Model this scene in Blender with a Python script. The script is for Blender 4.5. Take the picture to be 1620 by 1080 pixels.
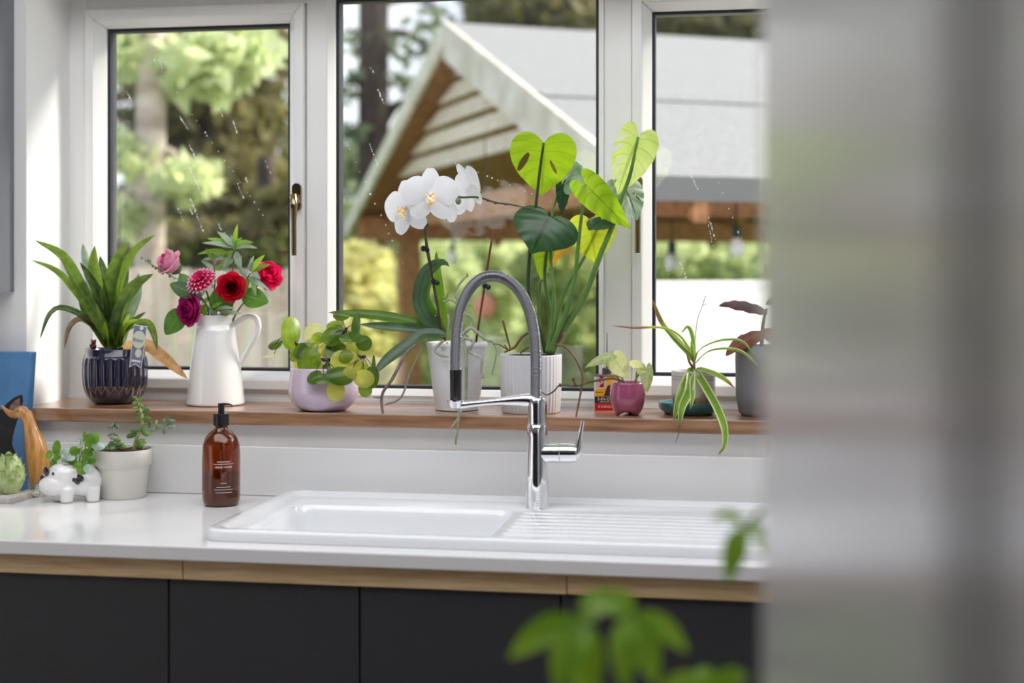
import bpy, math, random
import numpy as np
from mathutils import Vector, Matrix
random.seed(7); np.random.seed(7)
for _o in list(bpy.data.objects): bpy.data.objects.remove(_o)
scene = bpy.context.scene
COL = scene.collection
V = Vector
# ---------------------------------------------------------------- camera, sky, sun, overhead fill, exposure
FPX, YAW, CAMY, CAMZ, HORIZON = 2250.0, math.atan(392/2250), -2.90, 1.395, 430.0
SN, CS = math.sin(YAW), math.cos(YAW)
cam = bpy.data.cameras.new('camera'); cam_o = bpy.data.objects.new('camera', cam); COL.objects.link(cam_o)
cam_o.location = (0, CAMY, CAMZ); cam_o.rotation_euler = (math.pi/2, 0, YAW)
cam.sensor_width = 36; cam.lens = 50; cam.shift_y = -110/1620; cam.clip_start = .01; cam.clip_end = 300
cam.dof.use_dof = True; cam.dof.focus_distance = 2.92; cam.dof.aperture_fstop = 2.0
scene.camera = cam_o
SKY_STRENGTH, SUN_STRENGTH, FILL_STRENGTH, EXPOSURE = 1.95, 8.8, 21.0, 0.32
world = bpy.data.worlds.new('world'); scene.world = world; world.use_nodes = True
_n = world.node_tree.nodes; _l = world.node_tree.links; _n.clear()
_tc = _n.new('ShaderNodeTexCoord'); _ns = _n.new('ShaderNodeTexNoise'); _ns.inputs['Scale'].default_value = 3.0; _ns.inputs['Detail'].default_value = 5
_rp = _n.new('ShaderNodeValToRGB'); _rp.color_ramp.elements[0].position = .42; _rp.color_ramp.elements[0].color = (.30, .37, .50, 1)
_rp.color_ramp.elements[1].position = .70; _rp.color_ramp.elements[1].color = (.66, .68, .71, 1)
_bg = _n.new('ShaderNodeBackground'); _bg.inputs['Strength'].default_value = SKY_STRENGTH
_wo = _n.new('ShaderNodeOutputWorld')
_l.new(_tc.outputs['Generated'], _ns.inputs['Vector']); _l.new(_ns.outputs['Fac'], _rp.inputs['Fac']); _l.new(_rp.outputs['Color'], _bg.inputs['Color']); _l.new(_bg.outputs[0], _wo.inputs['Surface'])
sun = bpy.data.lights.new('sun', 'SUN'); sun.energy = SUN_STRENGTH; sun.angle = math.radians(22); sun.color = (1, .95, .86)
sun_o = bpy.data.objects.new('sun', sun); COL.objects.link(sun_o)
sun_o.rotation_euler = V((.72, .38, .58)).to_track_quat('Z', 'Y').to_euler()
roof = bpy.data.lights.new('added_overhead_fill', 'AREA'); roof.shape = 'RECTANGLE'; roof.size = 2.7; roof.size_y = 1.35; roof.energy = FILL_STRENGTH; roof.color = (1, .965, .92)
fill_o = bpy.data.objects.new('added_overhead_fill', roof); COL.objects.link(fill_o); fill_o.location = (-.6, -1.15, 2.62)   # added overhead fill lamp, stands for no known source in the room
scene.view_settings.view_transform = 'Standard'; scene.view_settings.look = 'None'; scene.view_settings.gamma = 1
scene.view_settings.use_curve_mapping = False; scene.view_settings.exposure = EXPOSURE
scene.cycles.max_bounces = 14; scene.cycles.transparent_max_bounces = 40; scene.cycles.diffuse_bounces = 6; scene.cycles.glossy_bounces = 6; scene.cycles.transmission_bounces = 12
scene.cycles.use_denoising = True; scene.cycles.sample_clamp_indirect = 8

# ---------------------------------------------------------------- measuring: a photo point on a plane of the room
def at(u, v, y):
    a = (u-810)/FPX; t = (y-CAMY)/(CS+a*SN)
    return V((t*(-SN+a*CS), y, CAMZ+(HORIZON-v)/FPX*t))
def onz(u, v, z):
    a = (u-810)/FPX; t = (z-CAMZ)*FPX/(HORIZON-v)
    return V((t*(-SN+a*CS), t*(CS+a*SN)+CAMY, z))
def stand(u, v, z, dy):
    y = onz(u, v, z).y+dy; return V((at(u, v, y).x, y, z))
def far(u, v, t):
    a = (u-810)/FPX
    return V((t*(-SN+a*CS), t*(CS+a*SN)+CAMY, CAMZ+(HORIZON-v)/FPX*t))
def m_per_px(p):
    return (-SN*p.x+CS*(p.y-CAMY))/FPX

# ---------------------------------------------------------------- materials
def _new(name):
    m = bpy.data.materials.new(name); m.use_nodes = True; nt = m.node_tree; nt.nodes.clear()
    return m, nt.nodes, nt.links
def c4(c): return (c[0], c[1], c[2], 1)
def hexc(r, g, b):
    f = lambda x: (x/255/12.92) if x/255 <= .04045 else ((x/255+.055)/1.055)**2.4
    return (f(r), f(g), f(b))
def pbr(name, col, rough=.5, metal=0, coat=0, col2=None, scale=8, stretch=(1,1,1), ramp=(.35,.65), bump=0, bscale=120, bstretch=(1,1,1), spec=.5, detail=4, island=0, attr=None, sub=0, subcol=None):
    m, n, l = _new(name)
    p = n.new('ShaderNodeBsdfPrincipled'); o = n.new('ShaderNodeOutputMaterial'); l.new(p.outputs[0], o.inputs['Surface'])
    p.inputs['Roughness'].default_value = rough; p.inputs['Metallic'].default_value = metal; p.inputs['Coat Weight'].default_value = coat
    p.inputs['Coat Roughness'].default_value = .05; p.inputs['Specular IOR Level'].default_value = spec
    if sub: p.inputs['Subsurface Weight'].default_value = sub; p.inputs['Subsurface Radius'].default_value = (.01, .006, .004)
    p.inputs['Base Color'].default_value = c4(col)
    tc = n.new('ShaderNodeTexCoord'); src = None
    if attr:
        a = n.new('ShaderNodeAttribute'); a.attribute_name = attr; src = a.outputs['Color']
    elif col2:
        mp = n.new('ShaderNodeMapping'); mp.inputs['Scale'].default_value = stretch; l.new(tc.outputs['Object'], mp.inputs['Vector'])
        ns = n.new('ShaderNodeTexNoise'); ns.inputs['Scale'].default_value = scale; ns.inputs['Detail'].default_value = detail; l.new(mp.outputs[0], ns.inputs['Vector'])
        r = n.new('ShaderNodeValToRGB'); r.color_ramp.elements[0].position = ramp[0]; r.color_ramp.elements[1].position = ramp[1]
        r.color_ramp.elements[0].color = c4(col); r.color_ramp.elements[1].color = c4(col2); l.new(ns.outputs['Fac'], r.inputs['Fac']); src = r.outputs['Color']
    if island:
        g = n.new('ShaderNodeObjectInfo'); h = n.new('ShaderNodeHueSaturation'); mr = n.new('ShaderNodeMapRange')
        mr.inputs['To Min'].default_value = 1-island; mr.inputs['To Max'].default_value = 1+island
        l.new(g.outputs['Random'], mr.inputs['Value']); l.new(mr.outputs[0], h.inputs['Value'])
        if src: l.new(src, h.inputs['Color'])
        else: h.inputs['Color'].default_value = c4(col)
        src = h.outputs['Color']
    if src: l.new(src, p.inputs['Base Color'])
    if bump:
        mp2 = n.new('ShaderNodeMapping'); mp2.inputs['Scale'].default_value = bstretch; l.new(tc.outputs['Object'], mp2.inputs['Vector'])
        n2 = n.new('ShaderNodeTexNoise'); n2.inputs['Scale'].default_value = bscale; n2.inputs['Detail'].default_value = 3; l.new(mp2.outputs[0], n2.inputs['Vector'])
        b = n.new('ShaderNodeBump'); b.inputs['Strength'].default_value = bump; b.inputs['Distance'].default_value = .002
        l.new(n2.outputs['Fac'], b.inputs['Height']); l.new(b.outputs[0], p.inputs['Normal'])
    return m
def leafmat(name, col, col2=None, trans=.45, tcol=None, rough=.35, rib=None, edge=None, edge_at=.7, tip=None, tip_at=.85, island=.15, scale=30, byobj=True, veins=0, spec=.55):
    """thin leaf: reflecting front, light shining through; UV x = along the leaf, UV y = across"""
    m, n, l = _new(name); col2 = col2 or col
    tc = n.new('ShaderNodeTexCoord'); ns = n.new('ShaderNodeTexNoise'); ns.inputs['Scale'].default_value = scale; l.new(tc.outputs['Object'], ns.inputs['Vector'])
    r = n.new('ShaderNodeValToRGB'); r.color_ramp.elements[0].position = .35; r.color_ramp.elements[1].position = .65
    r.color_ramp.elements[0].color = c4(col); r.color_ramp.elements[1].color = c4(col2); l.new(ns.outputs['Fac'], r.inputs['Fac']); src = r.outputs['Color']
    sp = n.new('ShaderNodeSeparateXYZ'); l.new(tc.outputs['UV'], sp.inputs[0])
    mt = n.new('ShaderNodeMath'); mt.operation = 'SUBTRACT'; mt.inputs[1].default_value = .5; l.new(sp.outputs['Y'], mt.inputs[0])
    ab = n.new('ShaderNodeMath'); ab.operation = 'ABSOLUTE'; l.new(mt.outputs[0], ab.inputs[0])
    def band(val, lo, hi, c, src, fac=1.0):
        mr = n.new('ShaderNodeMapRange'); mr.inputs['From Min'].default_value = lo; mr.inputs['From Max'].default_value = hi; mr.inputs['To Max'].default_value = fac; l.new(val, mr.inputs['Value'])
        mx = n.new('ShaderNodeMix'); mx.data_type = 'RGBA'; l.new(mr.outputs[0], mx.inputs['Factor']); l.new(src, mx.inputs['A']); mx.inputs['B'].default_value = c4(c)
        return mx.outputs['Result']
    if veins:
        wv = n.new('ShaderNodeMath'); wv.operation = 'MULTIPLY_ADD'; wv.inputs[1].default_value = -.55; l.new(ab.outputs[0], wv.inputs[0]); l.new(sp.outputs['X'], wv.inputs[2])
        w2 = n.new('ShaderNodeMath'); w2.operation = 'MULTIPLY'; w2.inputs[1].default_value = veins*6.2832; l.new(wv.outputs[0], w2.inputs[0])
        w3 = n.new('ShaderNodeMath'); w3.operation = 'SINE'; l.new(w2.outputs[0], w3.inputs[0])
        src = band(w3.outputs[0], .86, 1.0, rib or col, src, .55)
    if rib: src = band(ab.outputs[0], .045, .015, rib, src)
    if edge: src = band(ab.outputs[0], edge_at*.5-.03, edge_at*.5+.03, edge, src)
    if tip: src = band(sp.outputs['X'], tip_at-.06, tip_at+.03, tip, src)
    if island:
        g = n.new('ShaderNodeObjectInfo') if byobj else n.new('ShaderNodeNewGeometry'); h = n.new('ShaderNodeHueSaturation'); mr = n.new('ShaderNodeMapRange')
        mr.inputs['To Min'].default_value = 1-island; mr.inputs['To Max'].default_value = 1+island; l.new(g.outputs['Random' if byobj else 'Random Per Island'], mr.inputs['Value'])
        l.new(mr.outputs[0], h.inputs['Value']); l.new(src, h.inputs['Color']); src = h.outputs['Color']
    p = n.new('ShaderNodeBsdfPrincipled'); p.inputs['Roughness'].default_value = rough; p.inputs['Specular IOR Level'].default_value = spec; l.new(src, p.inputs['Base Color'])
    t = n.new('ShaderNodeBsdfTranslucent')
    g2 = n.new('ShaderNodeMix'); g2.data_type = 'RGBA'; g2.blend_type = 'MIX'; g2.inputs['Factor'].default_value = .5; l.new(src, g2.inputs['A']); g2.inputs['B'].default_value = c4(tcol or col2); l.new(g2.outputs['Result'], t.inputs['Color'])
    mx = n.new('ShaderNodeMixShader'); mx.inputs[0].default_value = trans; l.new(p.outputs[0], mx.inputs[1]); l.new(t.outputs[0], mx.inputs[2])
    o = n.new('ShaderNodeOutputMaterial'); l.new(mx.outputs[0], o.inputs['Surface'])
    return m
def glassmat(name, tint=(1,1,1), ior=1.5, refl=1.0, rough=0.0):
    """clear sheet: fresnel reflection over straight-through transmission"""
    m, n, l = _new(name); lw = n.new('ShaderNodeLayerWeight'); lw.inputs['Blend'].default_value = .5; pw = n.new('ShaderNodeMath'); pw.operation = 'POWER'; pw.inputs[1].default_value = 5; fr = n.new('ShaderNodeMath'); fr.operation = 'MULTIPLY_ADD'; fr.inputs[1].default_value = .96; fr.inputs[2].default_value = .04*refl; l.new(lw.outputs['Facing'], pw.inputs[0]); l.new(pw.outputs[0], fr.inputs[0])
    t = n.new('ShaderNodeBsdfTransparent'); t.inputs['Color'].default_value = c4(tint); g = n.new('ShaderNodeBsdfGlossy'); g.inputs['Roughness'].default_value = rough
    mx = n.new('ShaderNodeMixShader'); o = n.new('ShaderNodeOutputMaterial'); l.new(fr.outputs[0], mx.inputs[0]); l.new(t.outputs[0], mx.inputs[1]); l.new(g.outputs[0], mx.inputs[2]); l.new(mx.outputs[0], o.inputs['Surface'])
    return m

# ---------------------------------------------------------------- mesh helpers: every shape is (verts, faces, uvs-or-None), in room coordinates
ROOT = {}
def build(name, geo, mat, parent=None, smooth=True, auto=None, colors=None):
    vs, fs = geo[0], geo[1]; uv = geo[2] if len(geo) > 2 else None
    off = ROOT.get(parent.name, V((0,0,0))) if parent else V((0,0,0))
    me = bpy.data.meshes.new(name)
    me.from_pydata([(v[0]-off[0], v[1]-off[1], v[2]-off[2]) for v in vs], [], fs); me.update()
    if uv:
        ul = me.uv_layers.new(name='UVMap'); li = np.empty(len(me.loops), dtype=np.int32); me.loops.foreach_get('vertex_index', li)
        ul.data.foreach_set('uv', np.asarray(uv, dtype=np.float32)[li].ravel())
    if colors is not None:
        ca = me.color_attributes.new('Col', 'FLOAT_COLOR', 'POINT'); ca.data.foreach_set('color', np.asarray([c4(c) for c in colors], dtype=np.float32).ravel())
    me.materials.append(mat)
    if smooth: me.polygons.foreach_set('use_smooth', [True]*len(me.polygons))
    if auto is not None: me.set_sharp_from_angle(angle=math.radians(auto))
    o = bpy.data.objects.new(name, me); COL.objects.link(o)
    if parent: o.parent = parent; ROOT[o.name] = off
    return o
def thing(name, label, cat, loc=(0,0,0), group=None, kind=None):
    o = bpy.data.objects.new(name, None); COL.objects.link(o); o.location = loc; o.empty_display_size = .05; ROOT[o.name] = V(loc)
    return tag(o, label, cat, group, kind)
def tag(o, label=None, cat=None, group=None, kind=None):
    if label: o['label'] = label
    if cat: o['category'] = cat
    if group: o['group'] = group
    if kind: o['kind'] = kind
    return o
def struct(o, label=None): return tag(o, label, None, None, 'structure')
def hexa(a, b):
    """two quads (4 points each, same winding) -> closed box-like solid"""
    vs = list(a)+list(b); return vs, [(3,2,1,0), (4,5,6,7), (0,1,5,4), (1,2,6,5), (2,3,7,6), (3,0,4,7)]
def box(x0, x1, y0, y1, z0, z1):
    return hexa([(x0,y0,z0),(x1,y0,z0),(x1,y1,z0),(x0,y1,z0)], [(x0,y0,z1),(x1,y0,z1),(x1,y1,z1),(x0,y1,z1)])
def bevel(o, w=.002, seg=2):
    md = o.modifiers.new('bevel', 'BEVEL'); md.width = w; md.segments = seg; md.limit_method = 'ANGLE'; md.angle_limit = math.radians(35); return o
def join(*geos):
    vs, fs, uv = [], [], []; any_uv = all(len(g) > 2 and g[2] for g in geos)
    for g in geos:
        k = len(vs); vs += list(g[0]); fs += [tuple(i+k for i in f) for f in g[1]]
        if any_uv: uv += list(g[2])
    return (vs, fs, uv) if any_uv else (vs, fs)
def xform(geo, M):
    return ([M @ V(v) for v in geo[0]],)+tuple(geo[1:])
def frame(loc, zdir, xhint=(1,0,0)):
    z = V(zdir).normalized(); x = V(xhint); x = (x-z*x.dot(z))
    if x.length < 1e-5: x = V((0,1,0))-z*z.y
    x.normalize(); y = z.cross(x); M = Matrix((x, y, z)).transposed().to_4x4(); M.translation = V(loc); return M
def lathe(prof, c=(0,0,0), seg=48, mod=None, M=None, close=False):
    """prof: [(r, z)]; mod(angle, i) scales the radius"""
    vs, fs = [], []; n = len(prof)
    for i, (r, z) in enumerate(prof):
        for j in range(seg):
            a = 2*math.pi*j/seg; rr = max(r, 1e-5)*(mod(a, i) if mod else 1); vs.append(V((rr*math.cos(a), rr*math.sin(a), z)))
    for i in range(n-1):
        for j in range(seg):
            k = (j+1) % seg; fs.append((i*seg+j, i*seg+k, (i+1)*seg+k, (i+1)*seg+j))
    if prof[0][0] > 1e-4: fs.append(tuple(range(seg-1, -1, -1)))
    if prof[-1][0] > 1e-4 or close: fs.append(tuple(range((n-1)*seg, n*seg)))
    M = M or Matrix.Translation(c)
    return [M @ v for v in vs], fs
def smoothpts(pts, n):
    """Catmull-Rom through the points, n samples, even in index"""
    P = [V(p) for p in pts]
    if len(P) == 2: return [P[0].lerp(P[1], i/(n-1)) for i in range(n)]
    P = [P[0]*2-P[1]]+P+[P[-1]*2-P[-2]]; m = len(P)-3; out = []
    d = [0]
    for i in range(1, m+1): d.append(d[-1]+max((P[i+1]-P[i]).length, 1e-6))
    for k in range(n):
        s = d[-1]*k/(n-1); i = 0
        while i < m-1 and s > d[i+1]: i += 1
        t = (s-d[i])/(d[i+1]-d[i]); p0, p1, p2, p3 = P[i:i+4]
        out.append(.5*((2*p1)+(p2-p0)*t+(2*p0-5*p1+4*p2-p3)*t*t+(3*p1-p0-3*p2+p3)*t**3))
    return out
def tube(pts, r, seg=8, n=None, closed_ends=True):
    """round tube along smoothed points; r: a number or a list of (position 0..1) radii"""
    P = smoothpts(pts, n or max(4, 5*len(pts))); m = len(P); vs, fs = [], []
    rad = (lambda s: r) if not isinstance(r, (list, tuple)) else (lambda s: float(np.interp(s, np.linspace(0, 1, len(r)), r)))
    T0 = (P[1]-P[0]).normalized(); N = T0.orthogonal().normalized()
    for i, p in enumerate(P):
        T = (P[min(i+1, m-1)]-P[max(i-1, 0)]).normalized(); N = (N-T*N.dot(T)).normalized(); B = T.cross(N); rr = rad(i/(m-1))
        for j in range(seg):
            a = 2*math.pi*j/seg; vs.append(p+(N*math.cos(a)+B*math.sin(a))*rr)
    for i in range(m-1):
        for j in range(seg):
            k = (j+1) % seg; fs.append((i*seg+j, i*seg+k, (i+1)*seg+k, (i+1)*seg+j))
    if closed_ends: fs += [tuple(range(seg-1, -1, -1)), tuple(range((m-1)*seg, m*seg))]
    return vs, fs, [(i/(m-1), j/seg) for i in range(m) for j in range(seg)]
PROF = {'strap': lambda s: min(1, (s*9+.35))*max(0.0, 1-max(0, (s-.55)/.45)**2.2)**.8,
        'lance': lambda s: max(.02, math.sin(math.pi*min(1, s**.8))**.8),
        'oval': lambda s: max(.03, (1-(2*s-1)**2)**.5),
        'taper': lambda s: min(1, s*6+.4)*(1-s*.97)}
def blade(pts, w, face=(0,-1,.25), fold=.25, n=14, cross=4, prof='strap', wave=0, twist=0):
    """thin leaf along a curve; w = half width in metres; face = where its upper side looks"""
    P = smoothpts(pts, n); f = PROF[prof] if isinstance(prof, str) else prof; vs, fs, uv = [], [], []; face = V(face).normalized()
    for i, p in enumerate(P):
        s = i/(n-1); T = (P[min(i+1, n-1)]-P[max(i-1, 0)]).normalized(); S = T.cross(face)
        if S.length < .05: S = T.orthogonal()
        S.normalize()
        if twist: S = Matrix.Rotation(twist*s, 3, T) @ S
        N = S.cross(T).normalized(); hw = w*f(s)
        for j in range(cross+1):
            a = 2*j/cross-1; vs.append(p+S*(hw*a)+N*(fold*hw*abs(a)**1.5+wave*w*math.sin(s*17+a*2)*abs(a))); uv.append((s, j/cross))
    c = cross+1
    for i in range(n-1):
        for j in range(cross): fs.append((i*c+j, i*c+j+1, (i+1)*c+j+1, (i+1)*c+j))
    return vs, fs, uv
HEART = [(0,0),(.10,.13),(.24,.2),(.4,.17),(.52,.04),(.56,-.14),(.53,-.34),(.43,-.55),(.29,-.73),(.14,-.87),(.04,-.96),(0,-1)]
OVATE = [(0,0),(.1,.0),(.22,-.06),(.32,-.18),(.37,-.34),(.36,-.5),(.3,-.66),(.2,-.82),(.08,-.95),(0,-1)]
def heart(A, tip, normal, width=1.0, outline=HEART, cup=.25, droop=.15, holes=(), n=36, m=10, foldang=0.0):
    """broad leaf: stalk joint A, tip point, face normal; holes: [(x, y, rx, ry, tilt)] in leaf units"""
    A, tip = V(A), V(tip); L = (tip-A).length; D = (tip-A).normalized(); Nn = V(normal); Nn = (Nn-D*Nn.dot(D)).normalized(); S = D.cross(Nn)
    xs = [p[0] for p in outline]; ys = [p[1] for p in outline]; k = np.linspace(0, len(outline)-1, n)
    O = smoothpts([(x, y, 0) for x, y in outline], n)
    vs, fs, uv = [], [], []
    for sgn in (-1, 1):
        base = len(vs)
        for i in range(n):
            ox, oy = max(0, O[i].x)*width, O[i].y; my = -((i/(n-1))**1.15)
            for j in range(m+1):
                a = j/m; x = ox*a; y = my+(oy-my)*a
                z = -cup*x*x-droop*(y*y if y < 0 else 0)+abs(x)*foldang+.012*math.sin(y*26+a*5)*a
                vs.append(A+S*(sgn*x*L)+D*(-y*L)+Nn*(z*L)); uv.append((min(1, max(0, -my)), .5+sgn*.5*a))
        for i in range(n-1):
            for j in range(m):
                q = (base+i*(m+1)+j, base+i*(m+1)+j+1, base+(i+1)*(m+1)+j+1, base+(i+1)*(m+1)+j)
                c = sum((vs[t] for t in q), V((0,0,0)))/4-A; cx = c.dot(S)/L; cy = -c.dot(D)/L; skip = False
                for (hx, hy, rx, ry, ti) in holes:
                    dx, dy = cx-hx, cy-hy; ex = dx*math.cos(ti)+dy*math.sin(ti); ey = -dx*math.sin(ti)+dy*math.cos(ti)
                    if (ex/rx)**2+(ey/ry)**2 < 1: skip = True
                if not skip: fs.append(q if sgn > 0 else q[::-1])
    return vs, fs, uv
def disc(c, normal, rx, ry=None, xdir=(1,0,0), dome=.12, rings=4, seg=20, wav=.05, ph=0, notch=0):
    """round leaf or petal around its centre"""
    ry = ry or rx; M = frame(c, normal, xdir); vs, fs, uv = [M @ V((0,0,dome*rx))], [], [(.5,.5)]
    for i in range(1, rings+1):
        for j in range(seg):
            a = 2*math.pi*j/seg; s = i/rings; nn = 1-notch*math.exp(-((a-math.pi/2)/.35)**2)*s
            vs.append(M @ V((rx*s*math.cos(a)*nn, ry*s*math.sin(a)*nn, dome*rx*(1-s*s)+wav*rx*s*s*math.sin(2*a+ph)))); uv.append((.5+.5*s*math.cos(a), .5+.5*s*math.sin(a)))
    for j in range(seg): fs.append((0, 1+j, 1+(j+1) % seg))
    for i in range(rings-1):
        for j in range(seg):
            k = (j+1) % seg; fs.append((1+i*seg+j, 1+(i+1)*seg+j, 1+(i+1)*seg+k, 1+i*seg+k))
    return vs, fs, uv
def ball(c, r, seg=12, rings=8, M=None):
    r = (r, r, r) if not isinstance(r, (tuple, list)) else r
    g = lathe([(max(1e-5, math.sin(math.pi*i/rings)), -math.cos(math.pi*i/rings)) for i in range(rings+1)], seg=seg)
    B = (M or Matrix.Identity(4)) @ Matrix.Diagonal((r[0], r[1], r[2], 1)); return [V(c)+(B @ v) for v in g[0]], g[1]
def remesh(geo, voxel=.003, it=6):
    """one continuous skin over overlapping volumes"""
    me = bpy.data.meshes.new('tmp'); me.from_pydata([tuple(v) for v in geo[0]], [], geo[1]); o = bpy.data.objects.new('tmp', me); COL.objects.link(o)
    md = o.modifiers.new('r', 'REMESH'); md.mode = 'VOXEL'; md.voxel_size = voxel; sm = o.modifiers.new('s', 'SMOOTH'); sm.iterations = it; sm.factor = .5
    ev = o.evaluated_get(bpy.context.evaluated_depsgraph_get()); m2 = bpy.data.meshes.new_from_object(ev)
    out = [v.co.copy() for v in m2.vertices], [tuple(p.vertices) for p in m2.polygons]
    bpy.data.objects.remove(o); bpy.data.meshes.remove(me); bpy.data.meshes.remove(m2); return out
def lettering(txt, size, depth=.0004, align='CENTER'):
    """flat letters in the xy plane as plain geometry"""
    cu = bpy.data.curves.new('t', 'FONT'); cu.body = txt; cu.size = size; cu.align_x = align; cu.align_y = 'CENTER'; cu.extrude = depth/2; cu.resolution_u = 3
    o = bpy.data.objects.new('t', cu); COL.objects.link(o); ev = o.evaluated_get(bpy.context.evaluated_depsgraph_get()); m2 = bpy.data.meshes.new_from_object(ev)
    out = [v.co.copy() for v in m2.vertices], [tuple(p.vertices) for p in m2.polygons]
    bpy.data.objects.remove(o); bpy.data.curves.remove(cu); bpy.data.meshes.remove(m2); return out
def rr_loop(x0, x1, y0, y1, r, z, k=6):
    """rounded rectangle loop, 4*(k+1) points, counter-clockwise"""
    out = []
    for cx, cy, a0 in ((x1-r, y1-r, 0), (x0+r, y1-r, 90), (x0+r, y0+r, 180), (x1-r, y0+r, 270)):
        for i in range(k+1):
            a = math.radians(a0+90*i/k); out.append((cx+r*math.cos(a), cy+r*math.sin(a), z))
    return out
def loft(loops, cap0=False, cap1=False):
    vs = [p for lp in loops for p in lp]; n = len(loops[0]); fs = []
    for i in range(len(loops)-1):
        for j in range(n):
            k = (j+1) % n; fs.append((i*n+j, i*n+k, (i+1)*n+k, (i+1)*n+j))
    if cap0: fs.append(tuple(range(n-1, -1, -1)))
    if cap1: fs.append(tuple(range((len(loops)-1)*n, len(loops)*n)))
    return vs, fs
def ring_plate(outer, hole, axis, a0, a1):
    """plate with a rectangular hole; outer/hole = (p0,p1,q0,q1); axis 'y' -> p=x,q=z; axis 'z' -> p=x,q=y"""
    def P(p, q, a): return (p, a, q) if axis == 'y' else (p, q, a)
    R = lambda r, a: [P(r[0], r[2], a), P(r[1], r[2], a), P(r[1], r[3], a), P(r[0], r[3], a)]
    vs = R(outer, a0)+R(hole, a0)+R(outer, a1)+R(hole, a1); fs = []
    for i in range(4):
        j = (i+1) % 4; fs += [(i, j, 4+j, 4+i), (8+i, 12+i, 12+j, 8+j), (i, 8+i, 8+j, j), (4+i, 4+j, 12+j, 12+i)]
    return vs, fs
# ---------------------------------------------------------------- shared materials
M_wall = pbr('white_paint', hexc(236,235,234), .6, bump=.05, bscale=60)
M_grey = pbr('grey_wall_paint', hexc(196,197,200), .6, bump=.05, bscale=60)
M_dark = pbr('charcoal_wall_paint', hexc(66,67,72), .6)
M_upvc = pbr('white_upvc', hexc(240,240,238), .28)
M_gask = pbr('dark_gasket', hexc(34,35,40), .5)
M_pane = glassmat('window_glass', (1,1,1), refl=1.6)
M_drop = pbr('water_drop', hexc(235,240,245), .1)
M_sill = pbr('oak_sill', hexc(120,80,54), .35, col2=hexc(170,128,96), scale=9, stretch=(.6,7,7), bump=.15, bscale=40, bstretch=(.4,9,9), coat=1.0)
M_sill.node_tree.nodes['Principled BSDF'].inputs['Coat Roughness'].default_value = .26
M_worktop = pbr('white_quartz', hexc(232,231,231), .1)
M_splash = pbr('white_gloss_upstand', hexc(230,229,228), .16)
M_oak = pbr('light_oak', hexc(208,176,130), .4, col2=hexc(230,202,160), scale=10, stretch=(1,14,14), bump=.1, bscale=50, bstretch=(.5,9,9))
M_door = pbr('charcoal_laminate', hexc(56,56,60), .55, bump=.25, bscale=700, col2=hexc(50,50,54), scale=300)
M_carc = pbr('carcass_grey', hexc(120,120,122), .6)
M_gloss = pbr('white_gloss_lacquer', hexc(205,204,206), .2, coat=0)
M_ceram = pbr('white_ceramic', hexc(236,237,240), .08, coat=.5)
M_chrome = pbr('chrome', (.86,.86,.88), .045, metal=1)
M_brass = pbr('antique_bronze', hexc(150,132,100), .22, metal=1)
M_black = pbr('black_rubber', hexc(22,22,25), .35)
M_unit = pbr('grey_laminate', hexc(112,114,120), .25)
M_floor = pbr('floor_wood', hexc(120,104,88), .45, col2=hexc(96,80,66), scale=6, stretch=(1,8,1))

# ---------------------------------------------------------------- room shell
WX0, WX1, WZ0, WZ1 = -1.59, .302, 1.069, 2.052
RX0, RX1, RY0, RH = -3.0, 1.9, -5.2, 2.45
struct(build('wall_back', ring_plate((RX0-.1, RX1+.1, 0, RH), (WX0, WX1, WZ0, WZ1), 'y', 0, .32), M_wall, smooth=False), 'white painted kitchen wall around the window')
struct(build('wall_rear', ring_plate((RX0-.1, RX1+.1, 0, RH), (.55, 1.65, .02, 2.1), 'y', RY0-.1, RY0), M_dark, smooth=False))
struct(build('wall_left', box(RX0-.1, RX0, RY0, 0, 0, RH), M_grey, smooth=False))
struct(build('wall_right', box(RX1, RX1+.1, RY0, 0, 0, RH), M_grey, smooth=False))
struct(build('floor', box(RX0-.1, RX1+.1, RY0-.1, .32, -.1, 0), M_floor, smooth=False))
struct(build('ceiling', ring_plate((RX0-.1, RX1+.1, RY0-.1, .32), (-2.0, .8, -1.85, -.45), 'z', RH, RH+.2), M_wall, smooth=False))  # opening added so the overhead fill lamp can shine in
w4 = struct(thing('added_door_1', None, None, (1.1, RY0, .02)))  # unseen glazed door, added to let sky light in from behind
def ring4(names, outer, inner, yo, yi, yb, mat, parent, bev=.0015):
    """four mitred rails; front face slopes from yo at the outer edge to yi at the inner edge"""
    ox0, ox1, oz0, oz1 = outer; ix0, ix1, iz0, iz1 = inner
    O = [(ox0,oz0),(ox1,oz0),(ox1,oz1),(ox0,oz1)]; I = [(ix0,iz0),(ix1,iz0),(ix1,iz1),(ix0,iz1)]; out = []
    for k in range(4):
        a, b = O[k], O[(k+1) % 4]; c, d = I[(k+1) % 4], I[k]
        fr = [(a[0],yo,a[1]),(b[0],yo,b[1]),(c[0],yi,c[1]),(d[0],yi,d[1])]; bk = [(p[0],yb,p[2]) for p in fr]
        out.append(bevel(build(names, hexa(bk, fr), mat, parent, smooth=False), bev, 2))
    return out
ring4('frame_rail', (.55,1.65,.02,2.1), (.62,1.58,.1,2.03), RY0-.02, RY0-.02, RY0-.09, M_upvc, w4)
build('pane', box(.62,1.58, RY0-.06, RY0-.055, .1, 2.03), M_pane, w4, smooth=False)

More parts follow.
